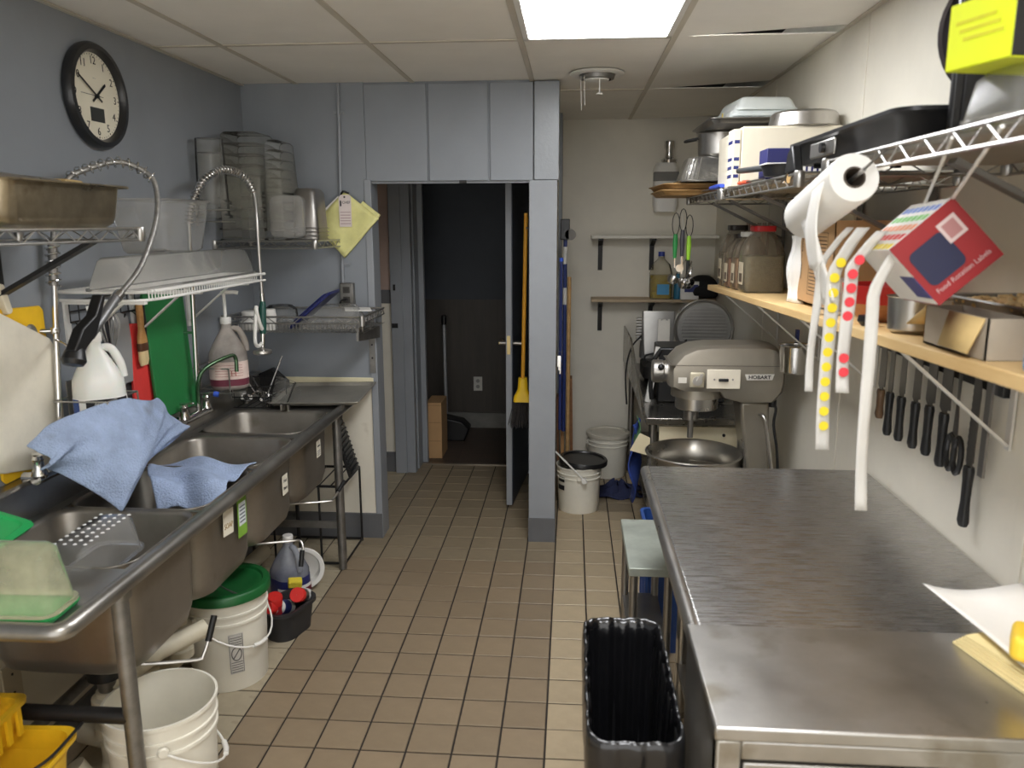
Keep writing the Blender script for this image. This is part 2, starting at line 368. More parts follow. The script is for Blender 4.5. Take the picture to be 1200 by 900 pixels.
# ================================================================== LEFT SIDE: the sink
def helix(path, R, turns, r, k=10):
    P = [Vector(p) for p in path]; d = [0]
    for a, b in zip(P, P[1:]): d.append(d[-1]+(b-a).length)
    out = []; n = turns*k; a = (P[1]-P[0]).normalized().orthogonal().normalized()
    for i in range(n+1):
        s = d[-1]*i/n; j = max(q for q in range(len(d)-1) if d[q] <= s+1e-9)
        u = (s-d[j])/max(1e-9, d[j+1]-d[j]); p = P[j].lerp(P[j+1], u); t = (P[j+1]-P[j]).normalized()
        a = (a - t*a.dot(t)).normalized(); b = t.cross(a); th = 2*math.pi*i/k
        out.append(p + (a*math.cos(th)+b*math.sin(th))*R)
    return out
sinkm = M('sink_steel', (160,157,151), .34, .92, .14, 5, rvar=.12, bump=.02, bscale=25)
sinkb = M('sink_bowl_steel', (150,145,137), .4, .85, .16, 4, rvar=.12, spots=((118,110,98), 5, .62))
ZS = .84
sk = thing('compartment_sink', 'long steel four-bowl sink on pipe legs along the blue wall', 'sink', (0,0,0))
BY = [-1.183, -.758, -.327, .146]
dk = MB()
dk.box(-1.60, -1.50, -1.70, .79, ZS-.004, ZS)
dk.box(-1.06, -1.018, -1.70, .79, ZS-.004, ZS)
edges = [-1.70] + [v for y in BY for v in (y-.205, y+.205)] + [.79]
for k in range(0, len(edges), 2): dk.box(-1.50, -1.06, edges[k], edges[k+1], ZS-.004, ZS)
dk.build('deck', sinkm, sk)
MB().tube([(-1.6,-1.712,ZS)] + [(-1.055,-1.712,ZS)] + [(-1.04+.026*math.sin(a), -1.686-.026*math.cos(a), ZS) for a in (.2,.5,.8,1.1,1.4)] + [(-1.014,-1.6,ZS),(-1.014,-.5,ZS),(-1.014,.3,ZS),(-1.014,.79,ZS)], .021, 14).build('rolled_rim', sinkm, sk)
MB().prism([(-1.60,ZS-.01),(-1.535,ZS-.01),(-1.545,ZS+.1),(-1.555,ZS+.108),(-1.60,ZS+.108)], 'y', -1.70, .80).build('backsplash', sinkm, sk, bevel=.004)
for y in BY:
    b = MB(); rings = []
    for z, ins, r in ((ZS+.003,-.004,.07),(ZS-.012,.004,.07),(.57,.012,.075),(.53,.022,.08),(.508,.05,.09),(.5,.10,.08)):
        rings.append([(x-1.28, yy+y, z) for x, yy, _ in rrect(.44-2*ins, .41-2*ins, max(.03, r-ins*.2), 6)])
    b.loft(rings, False, True); o = b.build('bowl', sinkb, sk, solid=.004, sharp=60)
    MB().lathe([(.045,.5),(.05,.504),(.042,.505),(.038,.499),(.0,.498)], c=(-1.28,y,0), n=24).build('drain', chrome, sk)
    MB().lathe([(.05,.497),(.048,.45),(.03,.43),(.024,.36)], c=(-1.28,y,0), n=20).build('drain_outlet', galv, sk)
for x, y in ((-1.06,-1.425),(-1.06,.46),(-1.5,-1.425),(-1.5,.46)):
    l = MB().cyl((x,y,.04),(x,y,ZS-.01), .0215, n=18).build('leg', galv, sk)
    MB().lathe([(.03,ZS-.06),(.032,ZS-.01)], c=(x,y,0), n=18).build('leg_socket', galv, l)
    MB().lathe([(.012,0),(.02,.004),(.02,.02),(.017,.045)], c=(x,y,0), n=16, cap=True).build('foot', galv, l)
MB().cyl((-1.06,-1.425,.445),(-1.5,-1.425,.445), .021).build('cross_brace', blackm, sk)
MB().bar((-1.06,.46,.235),(-1.5,.46,.235), .012, .035).build('cross_brace', galv, sk)
MB().cyl((-1.5,-1.425,.24),(-1.5,.46,.24), .018).build('cross_brace', galv, sk)
grip = M('black_grip', (20,20,20), .5)
for p, g in (([(-1.25,-1.2,.455),(-1.15,-1.19,.452),(-1.03,-1.13,.434),(-1.012,-1.115,.445),(-1.0,-1.085,.5)], ((-1.004,-1.097,.478),(-.994,-1.066,.545))),
             ([(-1.25,-.34,.455),(-1.05,-.27,.452),(-1.015,-.25,.446),(-1.0,-.262,.42),(-1.0,-.285,.39)], ((-1.0,-.27,.415),(-1.0,-.297,.355))),
             ([(-1.25,.13,.455),(-1.04,.2,.452),(-1.02,.22,.455),(-1.0,.28,.488)], ((-1.006,.26,.48),(-.992,.32,.51)))):
    l = MB().tube(spline(p, 5), .0055, 8).build('drain_lever', steel, sk)
    MB().cyl(*g, .0095, n=12).build('grip', grip, l)
# stickers on the bowls
def sticker(y, z, w, h, mat, tilt=0):
    return MB().box(-.0008, .0008, -w/2, w/2, -h/2, h/2).build('sticker', mat, sk, loc=(-1.0565, y, z), rot=(tilt,0,0))
def onx(p, body, size, y, z, mat=ink): return text(body, size, mat, p, (.0012, y, z), (R90,0,R90))
stm = M('sticker_cream', (228,222,204), .6)
s1 = sticker(-.79, .735, .075, .085, stm, -.12); onx(s1, 'SOAP', .026, 0, -.012, M('brown_ink', (150,120,60), .6))
gr = M('sticker_green', (126,170,62), .5)
s2 = MB().prism([(-.036,-.075),(.036,-.075),(.036,.05)]+[(.036*math.cos(a), .05+.036*math.sin(a)) for a in (.5,1,1.57,2.1,2.6)]+[(-.036,.05)], 'x', -.0008, .0008).build('sticker', gr, sk, loc=(-1.0565,-.68,.72), rot=(-.05,0,0))
MB().box(.0009,.0013,-.028,.028,-.035,.045).build('white_panel', M('sticker_pale', (214,220,222), .5), s2)
for k in range(5): MB().box(.0013,.0016,-.022,.022,-.024+k*.013,-.019+k*.013).build('print_line', M('print_grey', (90,96,110), .6), s2)
s3 = sticker(-.265, .69, .055, .078, stm); onx(s3, 'Hot', .02, 0, .016); onx(s3, 'Rinse', .018, 0, -.014)
s4 = sticker(.165, .715, .055, .075, stm); onx(s4, 'Sanitize', .012, 0, .012); 
for k in range(3): MB().box(.0009,.0013,-.02,.02,-.012-.009*k,-.009-.009*k).build('print_line', M('print_grey', (90,96,110), .6), s4)
# ---- waste pipes under the sink
pvc = M('pvc_pipe', (196,188,166), .5, 0, .1, 6)
wpp = thing('waste_pipe', 'off white plastic drain pipes and trap under the steel sink', 'pipe')
for y in BY[:3]:
    MB().tube([(-1.28,y,.36),(-1.28,y,.22),(-1.33,y+.03,.18),(-1.41,y+.06,.17)], .032, 16).build('tailpiece', pvc, wpp)
    MB().lathe([(.036,0),(.046,.004),(.046,.04),(.036,.044)], c=(-1.28,y,.30), n=20, cap=True).build('slip_nut', pvc, wpp)
    MB().lathe([(.036,0),(.045,.004),(.045,.03),(.036,.034)], c=(-1.28,y,.22), n=20, cap=True).build('slip_nut', pvc, wpp)
MB().tube([(-1.28,-1.183,.2),(-1.34,-1.0,.19),(-1.40,-.8,.18),(-1.42,.0,.15),(-1.42,.35,.13)], .036, 16).build('main_run', pvc, wpp)
MB().tube(spline([(-1.28,-1.183,.2),(-1.28,-1.183,.12),(-1.28,-1.24,.08),(-1.28,-1.30,.12),(-1.32,-1.32,.2)]), .036, 16).build('trap', pvc, wpp)
MB().tube([(-1.12,-.88,.40),(-1.22,-1.0,.38),(-1.28,-1.183,.36)], .03, 14).build('branch', pvc, wpp)
MB().lathe([(.04,0),(.05,.006),(.05,.07),(.042,.078)], c=(-1.28,-1.183,.40), n=20, cap=True).build('coupling', blackm, wpp)
# wall plate
t = thing('wall_plate', 'beige cover plate low on the cream wall under the sink', 'outlet', (XL-.004, -1.15, .345))
MB().box(0,.006,-.04,.04,-.065,.065).build('plate', M('beige_plate', (176,164,140), .5), t, bevel=.003)
for z in (.03,-.03): MB().cyl((.006,0,z),(.008,0,z), .004, n=10).build('screw', blackm, t)
# ------------------------------------------------------------------ clock
t = thing('wall_clock', 'round black-rimmed analogue clock on the blue wall', 'clock', (XL, -.418, 2.14))
R = .176
MB().lathe([(R-.02,0),(R,.004),(R+.002,.02),(R-.006,.034),(R-.022,.036),(R-.03,.026),(R-.032,.012)], axis='x', n=64).build('rim', M('clock_black', (28,29,31), .35, coat=.2), t)
MB().lathe([(0.0005,.012),(R-.028,.012)], axis='x', n=64).build('dial', M('clock_face', (232,226,206), .6, var=.02), t)
for k in range(60):
    a = math.radians(6*k); u = Vector((0, math.sin(a), math.cos(a))); rr_ = R-.036
    if k % 5 == 0: MB().bar(Vector((.0128,0,0))+u*(rr_-.006), Vector((.0128,0,0))+u*rr_, .0035, .001, (1,0,0)).build('minute_mark', ink, t)
mk = MB()
for k in range(60):
    if k % 5:
        a = math.radians(6*k); u = Vector((0, math.sin(a), math.cos(a))); mk.bar(Vector((.0128,0,0))+u*(R-.04), Vector((.0128,0,0))+u*(R-.036), .0012, .001, (1,0,0))
mk.build('minute_track', ink, t, kind='stuff')
for h in range(1, 13):
    a = math.radians(30*h); text(str(h), .037, ink, t, (.0127, .118*math.sin(a), .118*math.cos(a)), (R90,0,R90), 'numeral')
MB().box(.0125,.0145,-.04,.04,-.085,-.038).build('display', M('lcd_dark', (52,54,52), .3), t)
text('...........', .008, M('print_grey', (90,96,110), .6), t, (.0127,0,.062), (R90,0,R90), 'maker_mark')
def hand(name, deg, l, wd, x, tail=.03, m=ink):
    a = math.radians(deg); u = Vector((0, math.sin(a), math.cos(a))); o = Vector((x,0,0))
    MB().bar(o-u*tail, o+u*l, wd, .0015, (1,0,0)).build(name, m, t)
hand('hour_hand', 52, .075, .008, .016); hand('minute_hand', 300, .12, .006, .019); hand('second_hand', 270, .1, .0015, .022)
MB().cyl((.012,0,0),(.024,0,0), .006, n=14).build('hub', ink, t)
# ------------------------------------------------------------------ wire shelves
def wire_shelf(name, label, x0, x1, y0, y1, z, mat, side, pitch=.03, h=.032, cat='shelf', zig=.05):
    """wire shelf with a trussed edge; wires run across the short span; origin at its corner"""
    t = thing(name, label, cat, (x0, y0, z)); W, D = x1-x0, y1-y0
    for zz, nm in ((0,'top_rail'), (-h,'bottom_rail')):
        MB().tube([(0,0,zz),(W,0,zz),(W,D,zz),(0,D,zz)], .0035, 6, closed=False).build(nm, mat, t) if False else \
        MB().cyl((0,0,zz),(W,0,zz),.0035,n=8).cyl((W,0,zz),(W,D,zz),.0035,n=8).cyl((W,D,zz),(0,D,zz),.0035,n=8).cyl((0,D,zz),(0,0,zz),.0035,n=8).build(nm, mat, t)
    z_ = MB()
    def zigzag(a, b):
        a, b = Vector(a), Vector(b); n = max(2, int((b-a).length/zig)); pts = []
        for i in range(n+1):
            p = a.lerp(b, i/n); pts.append(p + Vector((0,0,0 if i % 2 else -h)))
        z_.tube(pts, .0022, 5)
    zigzag((0,0,0),(W,0,0)); zigzag((W,0,0),(W,D,0)); zigzag((0,D,0),(W,D,0)); zigzag((0,0,0),(0,D,0))
    z_.build('truss_wire', mat, t)
    d_ = MB()
    if W < D:
        n = int(D/pitch)
        for i in range(n+1): d_.cyl((0,D*i/n,.003),(W,D*i/n,.003), .0018, n=5)
        for q in (.33,.66): d_.cyl((W*q,0,-.001),(W*q,D,-.001), .0028, n=6)
    else:
        n = int(W/pitch)
        for i in range(n+1): d_.cyl((W*i/n,0,.003),(W*i/n,D,.003), .0018, n=5)
        for q in (.33,.66): d_.cyl((0,D*q,-.001),(W,D*q,-.001), .0028, n=6)
    d_.build('wire_deck', mat, t)
    for cx, cy in ((0,0),(W,0),(W,D),(0,D)):
        MB().lathe([(.012,-h-.004),(.014,-h),(.014,.002),(.012,.006)], c=(cx,cy,0), n=14, cap=True).build('corner_collar', mat, t)
    return t
def bracket(t, p_wall_low, p_wall_top, p_front, w=.03, m=blackm):
    b = MB().bar(p_wall_low, p_wall_top, w, .006, (1,0,0)); b.bar(p_wall_top, p_front, w, .006); b.bar(Vector(p_wall_low)+Vector((.0,0,.02)), p_front, w*.8, .006)
    return b.build('bracket', m, t)
# small chrome shelf with the steam pan
t = wire_shelf('wire_wall_shelf', 'short chrome wire shelf carrying the steam table pan', -1.595, -1.215, -1.72, -.885, 1.69, zinc, 'x')
o = MB().bar((.0,.72,-.19),(.30,.72,-.035), .035, .012).bar((.003,.72,-.2),(.003,.72,-.03), .035, .006, (1,0,0)).build('bracket', blackm, t)
# steam table pan: deep steel pan with flange
def hotel_pan(name, label, cx, cy, z, w, d, h, mat, rz=0, group=None, flange=.02, r=.04):
    t = thing(name, label, 'pan', (cx,cy,z), rz, group); b = MB()
    b.loft([rrect(w-.06, d-.06, r, 5, 0), rrect(w-.03, d-.03, r, 5, .012), rrect(w-.02, d-.02, r, 5, .03), rrect(w, d, r, 5, h), rrect(w+2*flange, d+2*flange, r, 5, h+.002)], True, False)
    b.build('body', mat, t, solid=.003, sharp=50)
    MB().tube(rrect(w+2*flange, d+2*flange, r, 5, h), .003, 6, closed=True).build('rolled_edge', mat, t); return t
pan_m = M('tarnished_steel', (170,158,135), .3, .92, .25, 7, rvar=.12, spots=((96,76,46), 6, .62))
hotel_pan('steam_pan', 'deep tarnished steel pan on the short chrome shelf', -1.39, -1.16, 1.696, .30, .50, .112, pan_m)
t = thing('pan_lid', 'flat aluminium tray lid resting on the steam pan', 'lid', (-1.42,-1.2,1.812), .15)
MB().loft([rrect(.22,.36,.03,4,0), rrect(.2,.34,.03,4,.012), rrect(.17,.31,.03,4,.016)]).build('tray', steel, t, sharp=40)
MB().bar((.0,-.1,.02),(.0,.08,.02), .02, .012).build('handle', steel, t, bevel=.003)
tag(MB().box(-.05,.05,-.06,.06,0,.016).build('wooden_block', wood('block_wood', (196,170,118), (168,140,92)), None, (-1.40,-.975,1.8125), (0,0,.2), bevel=.003), 'small wooden block lying on the far rim of the steam pan', 'block')
# ------------------------------------------------------------------ pre-rinse sprayers
def faucet(t, y, x=-1.53, z=.895, spread=.1):
    MB().cyl((-1.55,y-spread,z),(-1.55+.05,y-spread,z), .016).cyl((-1.55,y+spread,z),(-1.5,y+spread,z), .016).build('wall_elbow', chrome, t)
    MB().cyl((-1.5,y-spread-.02,z),(-1.5,y+spread+.02,z), .017, n=16).build('valve_body', chrome, t)
    for s in (-1,1):
        v = MB().lathe([(.02,0),(.024,.01),(.017,.03),(.014,.05),(.018,.058),(.012,.068)], c=(-1.5,y+s*spread,z), n=18, cap=True).build('valve', chrome, t)
        MB().bar((-1.515,y+s*spread,z+.072),(-1.45,y+s*(spread+.012),z+.078), .012, .008).build('lever', chrome, v, bevel=.003)
t = thing('pre_rinse_sprayer', 'chrome pre-rinse tap with loose spring and black trigger head', 'faucet')
faucet(t, -.965, z=.965, spread=.09)
MB().cyl((-1.52,-.905,.965),(-1.56,-.85,1.1), .0095, n=14).cyl((-1.56,-.85,1.1),(-1.56,-.785,1.633), .0095, n=14).build('riser_pipe', chrome, t)
MB().tube(helix([(-1.56,-.802,1.514),(-1.56,-.783,1.66)], .02, 7, .003), .0032, 6).build('lower_spring', chrome, t)
MB().cyl((-1.56,-.802,1.514),(-1.56,-.783,1.66), .014, n=14).build('spring_sleeve', steel_d, t)
hp = spline([(-1.56,-.785,1.636),(-1.55,-.759,1.765),(-1.52,-.74,1.838),(-1.49,-.697,1.872),(-1.42,-.601,1.905),(-1.34,-.568,1.865),(-1.31,-.586,1.801),(-1.285,-.66,1.706),(-1.275,-.791,1.575),(-1.27,-.933,1.5)], 7)
MB().tube(hp, .0085, 10).build('hose', M('braided_hose', (170,168,164), .35, .8, .2, 60, bump=.3, bscale=200), t)
MB().tube(helix(hp[15:38], .0165, 11, .003), .0026, 6).build('spring', chrome, t)
h = MB().tube([(-1.27,-.93,1.502),(-1.27,-.965,1.484),(-1.27,-1.01,1.455),(-1.27,-1.10,1.40)], [.011,.0145,.0135,.0155], 14).build('handle', M('grey_handle', (120,120,120), .4, .6), t)
MB().tube([(-1.27,-.93,1.502),(-1.27,-.955,1.489)], .016, 14).build('ferrule', chrome, h)
MB().prism([(-1.03,1.50),(-1.045,1.51),(-1.085,1.455),(-1.15,1.425),(-1.195,1.37),(-1.15,1.365),(-1.09,1.40),(-1.06,1.445)], 'x', -1.286, -1.254).build('trigger', black, t, bevel=.004)
MB().lathe([(.0,-.05),(.03,-.045),(.038,-.03),(.03,.0),(.02,.02)], c=(0,0,0), n=22, cap=True, mat=Matrix.Translation((-1.275,-1.165,1.365)) @ Matrix.Rotation(-.4,4,'X') @ Matrix.Scale(.85,4)).build('spray_head', black, t)
MB().cyl((XL+.004,-.845,1.375),(-1.56,-.825,1.375), .008).build('wall_arm', chrome, t)
MB().lathe([(.028,0),(.03,.006),(.02,.014)], c=(XL+.002,-.89,1.375), axis='x', n=22, cap=True).build('wall_flange', galv, t)
MB().tube(spline([(-1.56,-.825,1.345),(-1.48,-.90,1.345),(-1.38,-1.02,1.342),(-1.30,-1.12,1.365)]), .004, 8).build('hook_arm', chrome, t)
MB().lathe([(.013,-.01),(.016,0),(.013,.01)], c=(-1.56,-.821,1.375), n=14, cap=True).build('clamp', chrome, t)
t = thing('pre_rinse_sprayer', 'chrome pre-rinse tap with tight spring and green grip', 'faucet')
faucet(t, -.06, z=.915)
MB().cyl((-1.5,-.04,.915),(-1.5,.011,1.714), .0095, n=14).build('riser_pipe', chrome, t)
hp = spline([(-1.5,.011,1.7),(-1.49,.012,1.76),(-1.47,.018,1.812),(-1.44,.059,1.886),(-1.4,.156,1.929),(-1.36,.261,1.907),(-1.33,.288,1.839),(-1.31,.255,1.714),(-1.305,.245,1.55),(-1.3,.235,1.398)], 7)
MB().tube(hp, .0075, 10).build('hose', steel, t)
MB().tube(helix(hp[:43], .0155, 34, .003), .0032, 6).build('spring', chrome, t)
MB().cyl((-1.3,.235,1.405),(-1.3,.238,1.36), .011, n=14).build('ferrule', chrome, t)
MB().tube([(-1.3,.238,1.365),(-1.3,.23,1.34),(-1.3,.222,1.27),(-1.3,.217,1.225)], [.012,.0155,.0165,.013], 16).build('grip', M('dark_green_grip', (24,74,64), .45), t)
MB().cyl((-1.3,.217,1.23),(-1.3,.205,1.16), .012, .008, n=14).build('valve_body', chrome, t)
MB().lathe([(.006,.02),(.012,.012),(.04,.005),(.042,-.006),(.036,-.012),(0.001,-.012)], c=(-1.3,.2,1.148), n=26).build('spray_disc', steel, t)
MB().tube(spline([(-1.3,.235,1.225),(-1.3,.19,1.27),(-1.302,.165,1.33),(-1.305,.175,1.35)]), .009, 10).build('squeeze_lever', white_p, t)
MB().tube(spline([(-1.305,.17,1.345),(-1.31,.16,1.26),(-1.31,.15,1.20),(-1.31,.175,1.175),(-1.30,.2,1.185)]), .008, 10).build('hook', white_p, t)
MB().cyl((XL+.004,-.01,1.26),(-1.5,-.015,1.26), .006).build('wall_arm', chrome, t)
MB().tube(spline([(-1.5,-.026,.93),(-1.485,-.056,1.04),(-1.46,-.033,1.11),(-1.4,.072,1.146),(-1.383,.1,1.135),(-1.38,.097,1.075)]), .0085, 12).build('spout', M('green_tinged_chrome', (92,120,92), .25, .8), t)
MB().cyl((-1.46,.03,.99),(-1.44,.035,.985), .012).build('blue_index', M('blue_cap', (50,90,200), .4), t)
# ------------------------------------------------------------------ towels
def towel(name, label, fn, nu, nv, mat):
    return tag(MB().grid(fn, nu, nv).build(name, mat, None, solid=.006, sub=1), label, 'towel', None)
terry = M('blue_terry', (156,173,203), .9, 0, .12, 14, bump=.7, bscale=160, spots=((122,130,142), 4, .6))
A, B_, C_, D_ = Vector((-1.47,-1.15,1.03)), Vector((-1.5,-.92,1.155)), Vector((-1.44,-.55,1.08)), Vector((-1.42,-.42,.955))
def f1(u, v):
    top = [Vector((-1.49,-1.12,1.08)), Vector((-1.44,-1.0,1.15)), Vector((-1.355,-.80,1.15)), Vector((-1.38,-.56,1.105)), Vector((-1.42,-.42,.985))]
    bot = [Vector((-1.46,-1.14,1.015)), Vector((-1.42,-1.05,.99)), Vector((-1.32,-1.0,.83)), Vector((-1.34,-.80,.89)), Vector((-1.415,-.42,.955))]
    k = u*4; i = min(3, int(k)); w_ = k-i
    a = top[i].lerp(top[i+1], w_); b = bot[i].lerp(bot[i+1], w_); p = a.lerp(b, v)
    p.x += .022*math.sin(u*13+v*2.0)*(.25+v) + .05*math.sin(v*math.pi) + .006*math.sin(u*31+v*17); p.z += .008*math.sin(u*17)
    return p
towel('draped_towel', 'crumpled blue terry towel draped over the tap', f1, 30, 16, terry)
def f2(u, v):
    # over the divider and the front rim of the second bowl
    y = -.80 + .30*v; x = -1.29 + .235*u + (.0-.16*v)*(1-u)
    z = ZS + .012 + .012*math.sin(u*9+v*4) + .01*math.sin(v*11+u*5)
    s = max(0, (.22-v)/.22); z -= .10*s*(1-.4*u)
    return Vector((x - .03*math.sin(v*3), y+.02*math.sin(u*6), z))
towel('wash_cloth', 'blue terry cloth lying across the sink divider', f2, 26, 16, terry)
# ------------------------------------------------------------------ cutting boards on the back ledge
def board(label, mat, w, h, th, loc, lean, rz=0, roll=0):
    o = MB().loft([[(0,x,y) for x, y, _ in rrect(w, h, .02, 4)], [(th,x,y) for x, y, _ in rrect(w, h, .02, 4)]]).build('cutting_board', mat, None, loc, (roll, lean, rz), bevel=.003)
    return tag(o, label, 'cutting board')
def poly(rgb, n): return M(n, rgb, .55, 0, .05, 12, bump=.06, bscale=90)
def poly_board(label, mat, pts, x0, x1):
    cy_ = sum(p[0] for p in pts)/len(pts); cz_ = min(p[1] for p in pts)
    return tag(MB().prism([(y-cy_, z-cz_) for y, z in pts], 'x', 0, x1-x0).build('cutting_board', mat, None, (x0,cy_,cz_), (0,0,0), bevel=.004), label, 'cutting board')
poly_board('large white cutting board tilted beside the black trigger tap', poly((224,217,200),'board_white'), [(-1.31,1.545),(-1.10,1.487),(-.83,1.352),(-.80,1.31),(-.805,.97),(-.83,.949),(-.90,.949),(-1.10,.99),(-1.32,1.06)], -1.588, -1.574)
poly_board('yellow cutting board mostly hidden behind the white one', poly((238,190,30),'board_yellow'), [(-1.10,1.465),(-.835,1.455),(-.82,1.44),(-.815,.98),(-.99,.95),(-1.075,.949),(-1.09,.965)], -1.599, -1.591)
board('red cutting board between the grey rack and the green board', poly((222,62,58),'board_red'), .26, .375, .012, (-1.575,-.265,1.14), -.05, 0, -.12)
board('green cutting board standing behind the chrome riser', poly((34,120,62),'board_green'), .315, .495, .013, (-1.558,-.135,1.195), -.06, 0, -.02)
tag(MB().loft([[(0,x,y) for x, y, _ in rrect(.03,.1,.012,4)], [(.02,x,y) for x, y, _ in rrect(.024,.09,.01,4)]]).build('board_scraper', M('ivory_plastic', (222,212,188), .5), None, (-1.596,-1.0,1.49), (.3,0,0), bevel=.002), 'ivory plastic scraper handle poking up above the white board', 'scraper')
# ------------------------------------------------------------------ gallon jugs
def jug(name, label, x, y, z, mat, rz=0, dia=.155, h=.2, neck=.29, liquid=None, lab=None, cap=None, pump=None, group=None, handle_side=1):
    t = thing(name, label, 'jug', (x,y,z), rz, group); a = dia
    b = MB(); rings = []
    for zz, s in ((0,.86),(.008,.97),(.02,1),(h*.62,1),(h*.78,.97),(h*.95,.78),(h*1.15,.5),(h*1.3,.27),(h*1.36,.25),(h*1.42,.25)):
        rings.append(rrect(a*s, a*s, a*s*.36, 5, zz))
    b.loft(rings, True, True); b.build('body', mat, t, sharp=60)
    s = handle_side
    MB().tube(spline([(s*a*.12,0,h*1.3),(s*a*.3,0,h*1.27),(s*a*.44,0,h*1.05),(s*a*.49,0,h*.8)]), [.012]*4+[.0135]*21, 10).build('handle', mat, t)
    MB().lathe([(.022,0),(.024,.004),(.024,.026),(.022,.03)], c=(0,0,h*1.4), n=22, cap=True).build('cap', cap or white_p, t)
    if pump:
        p = MB().cyl((0,0,h*1.4+.03),(0,0,h*1.4+.03+pump), .0075, n=12).build('pump_stem', white_p, t)
        MB().tube(spline([(-.012,0,h*1.43+.03+pump),(.012,0,h*1.44+.03+pump),(.045,0,h*1.44+.03+pump),(.06,0,h*1.42+.03+pump)]), .0085, 10).build('pump_spout', white_p, p)
    if liquid: MB().loft([rrect(a*.97,a*.97,a*.35,5,.012), rrect(a*1.006,a*1.006,a*.362,5,.022), rrect(a*1.006,a*1.006,a*.362,5,liquid[1])], True, True).build('liquid', liquid[0], t, sharp=60)
    return t
def wrap_label(t, a, z0, z1, mat, ang0, ang1, off=.0015, name='label'):
    ring = rrect(a+2*off, a+2*off, a*.36+off, 8); n = len(ring); pts = []
    for p in ring:
        an = math.degrees(math.atan2(p[1], p[0]))
        pts.append((an, p))
    pts.sort(); sel = [p for an, p in pts if ang0 <= an <= ang1]
    b = MB(); b.add([(x,y,z0) for x,y,_ in sel]+[(x,y,z1) for x,y,_ in sel], [(i,i+1,len(sel)+i+1,len(sel)+i) for i in range(len(sel)-1)])
    return b.build(name, mat, t, sharp=60)
hdpe = M('milky_plastic', (222,222,216), .35, 0, .04, 5, sub=.15)
t = jug('detergent_jug', 'milky white gallon jug with black label and pump', -1.458, -.785, 1.055, hdpe, .6, pump=.07)
wrap_label(t, .155, .02, .108, paper, -165, -15)
wrap_label(t, .155, .066, .104, ink, -124, -25, .0022, 'black_band')
wrap_label(t, .155, .058, .106, M('label_blue', (52,78,140), .5), -160, -128, .0024, 'blue_square')
text('Sanitizing', .0155, paper, t, (.008,-.0806,.093), (R90,0,0), ext=.0003); text('Cleaner', .0155, paper, t, (-.004,-.0806,.076), (R90,0,0), ext=.0003)
def jug_holder(x, y, z, label):
    t = thing('jug_holder', label, 'holder', (x,y,z))
    a = .088
    for zz in (0,.11): MB().tube([(-a,-a,zz),(a,-a,zz),(a,a,zz),(-a,a,zz)], .003, 6, closed=True).build('ring_wire', zinc, t)
    for q in ((a,-a),(a,a),(a,0),(0,a)): MB().cyl((q[0],q[1],0),(q[0],q[1],.11), .003, n=6).build('upright_wire', zinc, t)
    MB().cyl((-a,0,0),(a,0,0), .003, n=6).cyl((0,-a,0),(0,a,0), .003, n=6).build('base_wire', zinc, t)
    MB().bar((-a-.002,0,-.01),(-a-.002,0,.16), .03, .004, (1,0,0)).build('back_strap', zinc, t)
jug_holder(-1.468, -.785, 1.045, 'wire bracket on the blue wall holding the milky jug')
clearjug = clear_mat('natural_plastic', (224,214,204), .55, .25)
t = jug('soap_jug', 'translucent gallon jug with pink soap and long pump', -1.455, .19, .985, clearjug, .4, dia=.165, h=.205, liquid=(M('pink_soap', (118,58,72), .3, 0, .05), .055), pump=.1)
wrap_label(t, .165, .05, .128, M('label_pink', (228,206,196), .6, 0, .08, 20), -165, -20)
for k in range(5): wrap_label(t, .165, .112-k*.012, .1135-k*.012, M('label_red_print', (178,92,84), .6), -130, -50, .0026, 'print_line')
text('H', .035, M('label_red_print', (178,92,84), .6), t, (.02,-.0856,.075), (R90,0,0), ext=.0003)
jug_holder(-1.506, .19, .975, 'wire bracket on the blue wall holding the pink soap jug')
# ------------------------------------------------------------------ hanging utensil rack on the left wall
t = thing('utensil_rack', 'small dark wire grid rack on the wall beneath the white shelf', 'rack', (-1.585, -.5, 1.42))
for z in (-.035, 0, .035): MB().cyl((0,-.2,z),(0,.2,z), .003, n=6).build('rail_wire', blackm, t)
for k in range(9): MB().cyl((0,-.2+.05*k,-.035),(0,-.2+.05*k,.035), .002, n=6).build('cross_wire', blackm, t)
for y in (-.18,-.05,.08,.17): MB().tube(spline([(.0,y,-.035),(.02,y,-.05),(.028,y,-.035)],4), .0025, 6).build('hook', blackm, t)
t = thing('pastry_brush', 'wooden pastry brush with pale bristles hanging by the red board', 'brush', (-1.545,-.345,1.18))
MB().loft([rrect(.02,.022,.006,3,.24),rrect(.02,.026,.006,3,.2),rrect(.018,.024,.006,3,.14),rrect(.018,.05,.006,3,.1),rrect(.018,.052,.006,3,.085)]).build('handle', wood('brush_wood', (196,150,92), (170,120,66)), t)
MB().loft([rrect(.02,.054,.006,3,.085),rrect(.02,.054,.006,3,.055)]).build('ferrule', M('dark_brown_band', (88,54,34), .4), t)
MB().loft([rrect(.018,.05,.006,3,.056),rrect(.016,.056,.006,3,.02),rrect(.008,.046,.003,3,0)]).build('bristles', M('pale_bristle', (224,200,150), .8, bump=.3, bscale=200, stretch=(1,8,.4)), t)
t = thing('rubber_spatula', 'black handled scraper hanging next to the pastry brush', 'spatula', (-1.56,-.30,1.21))
MB().loft([rrect(.016,.02,.006,3,.2),rrect(.02,.026,.008,3,.13),rrect(.014,.02,.006,3,.06)]).build('handle', black, t)
MB().loft([rrect(.006,.014,.002,3,.065),rrect(.006,.05,.002,3,.05),rrect(.004,.05,.002,3,0)]).build('blade', black, t)
t = thing('wire_whisk', 'steel wire whisk hanging head down from the grid rack', 'whisk', (-1.55,-.54,1.2))
MB().cyl((0,0,.06),(0,0,.0), .009, n=12).build('handle', steel, t)
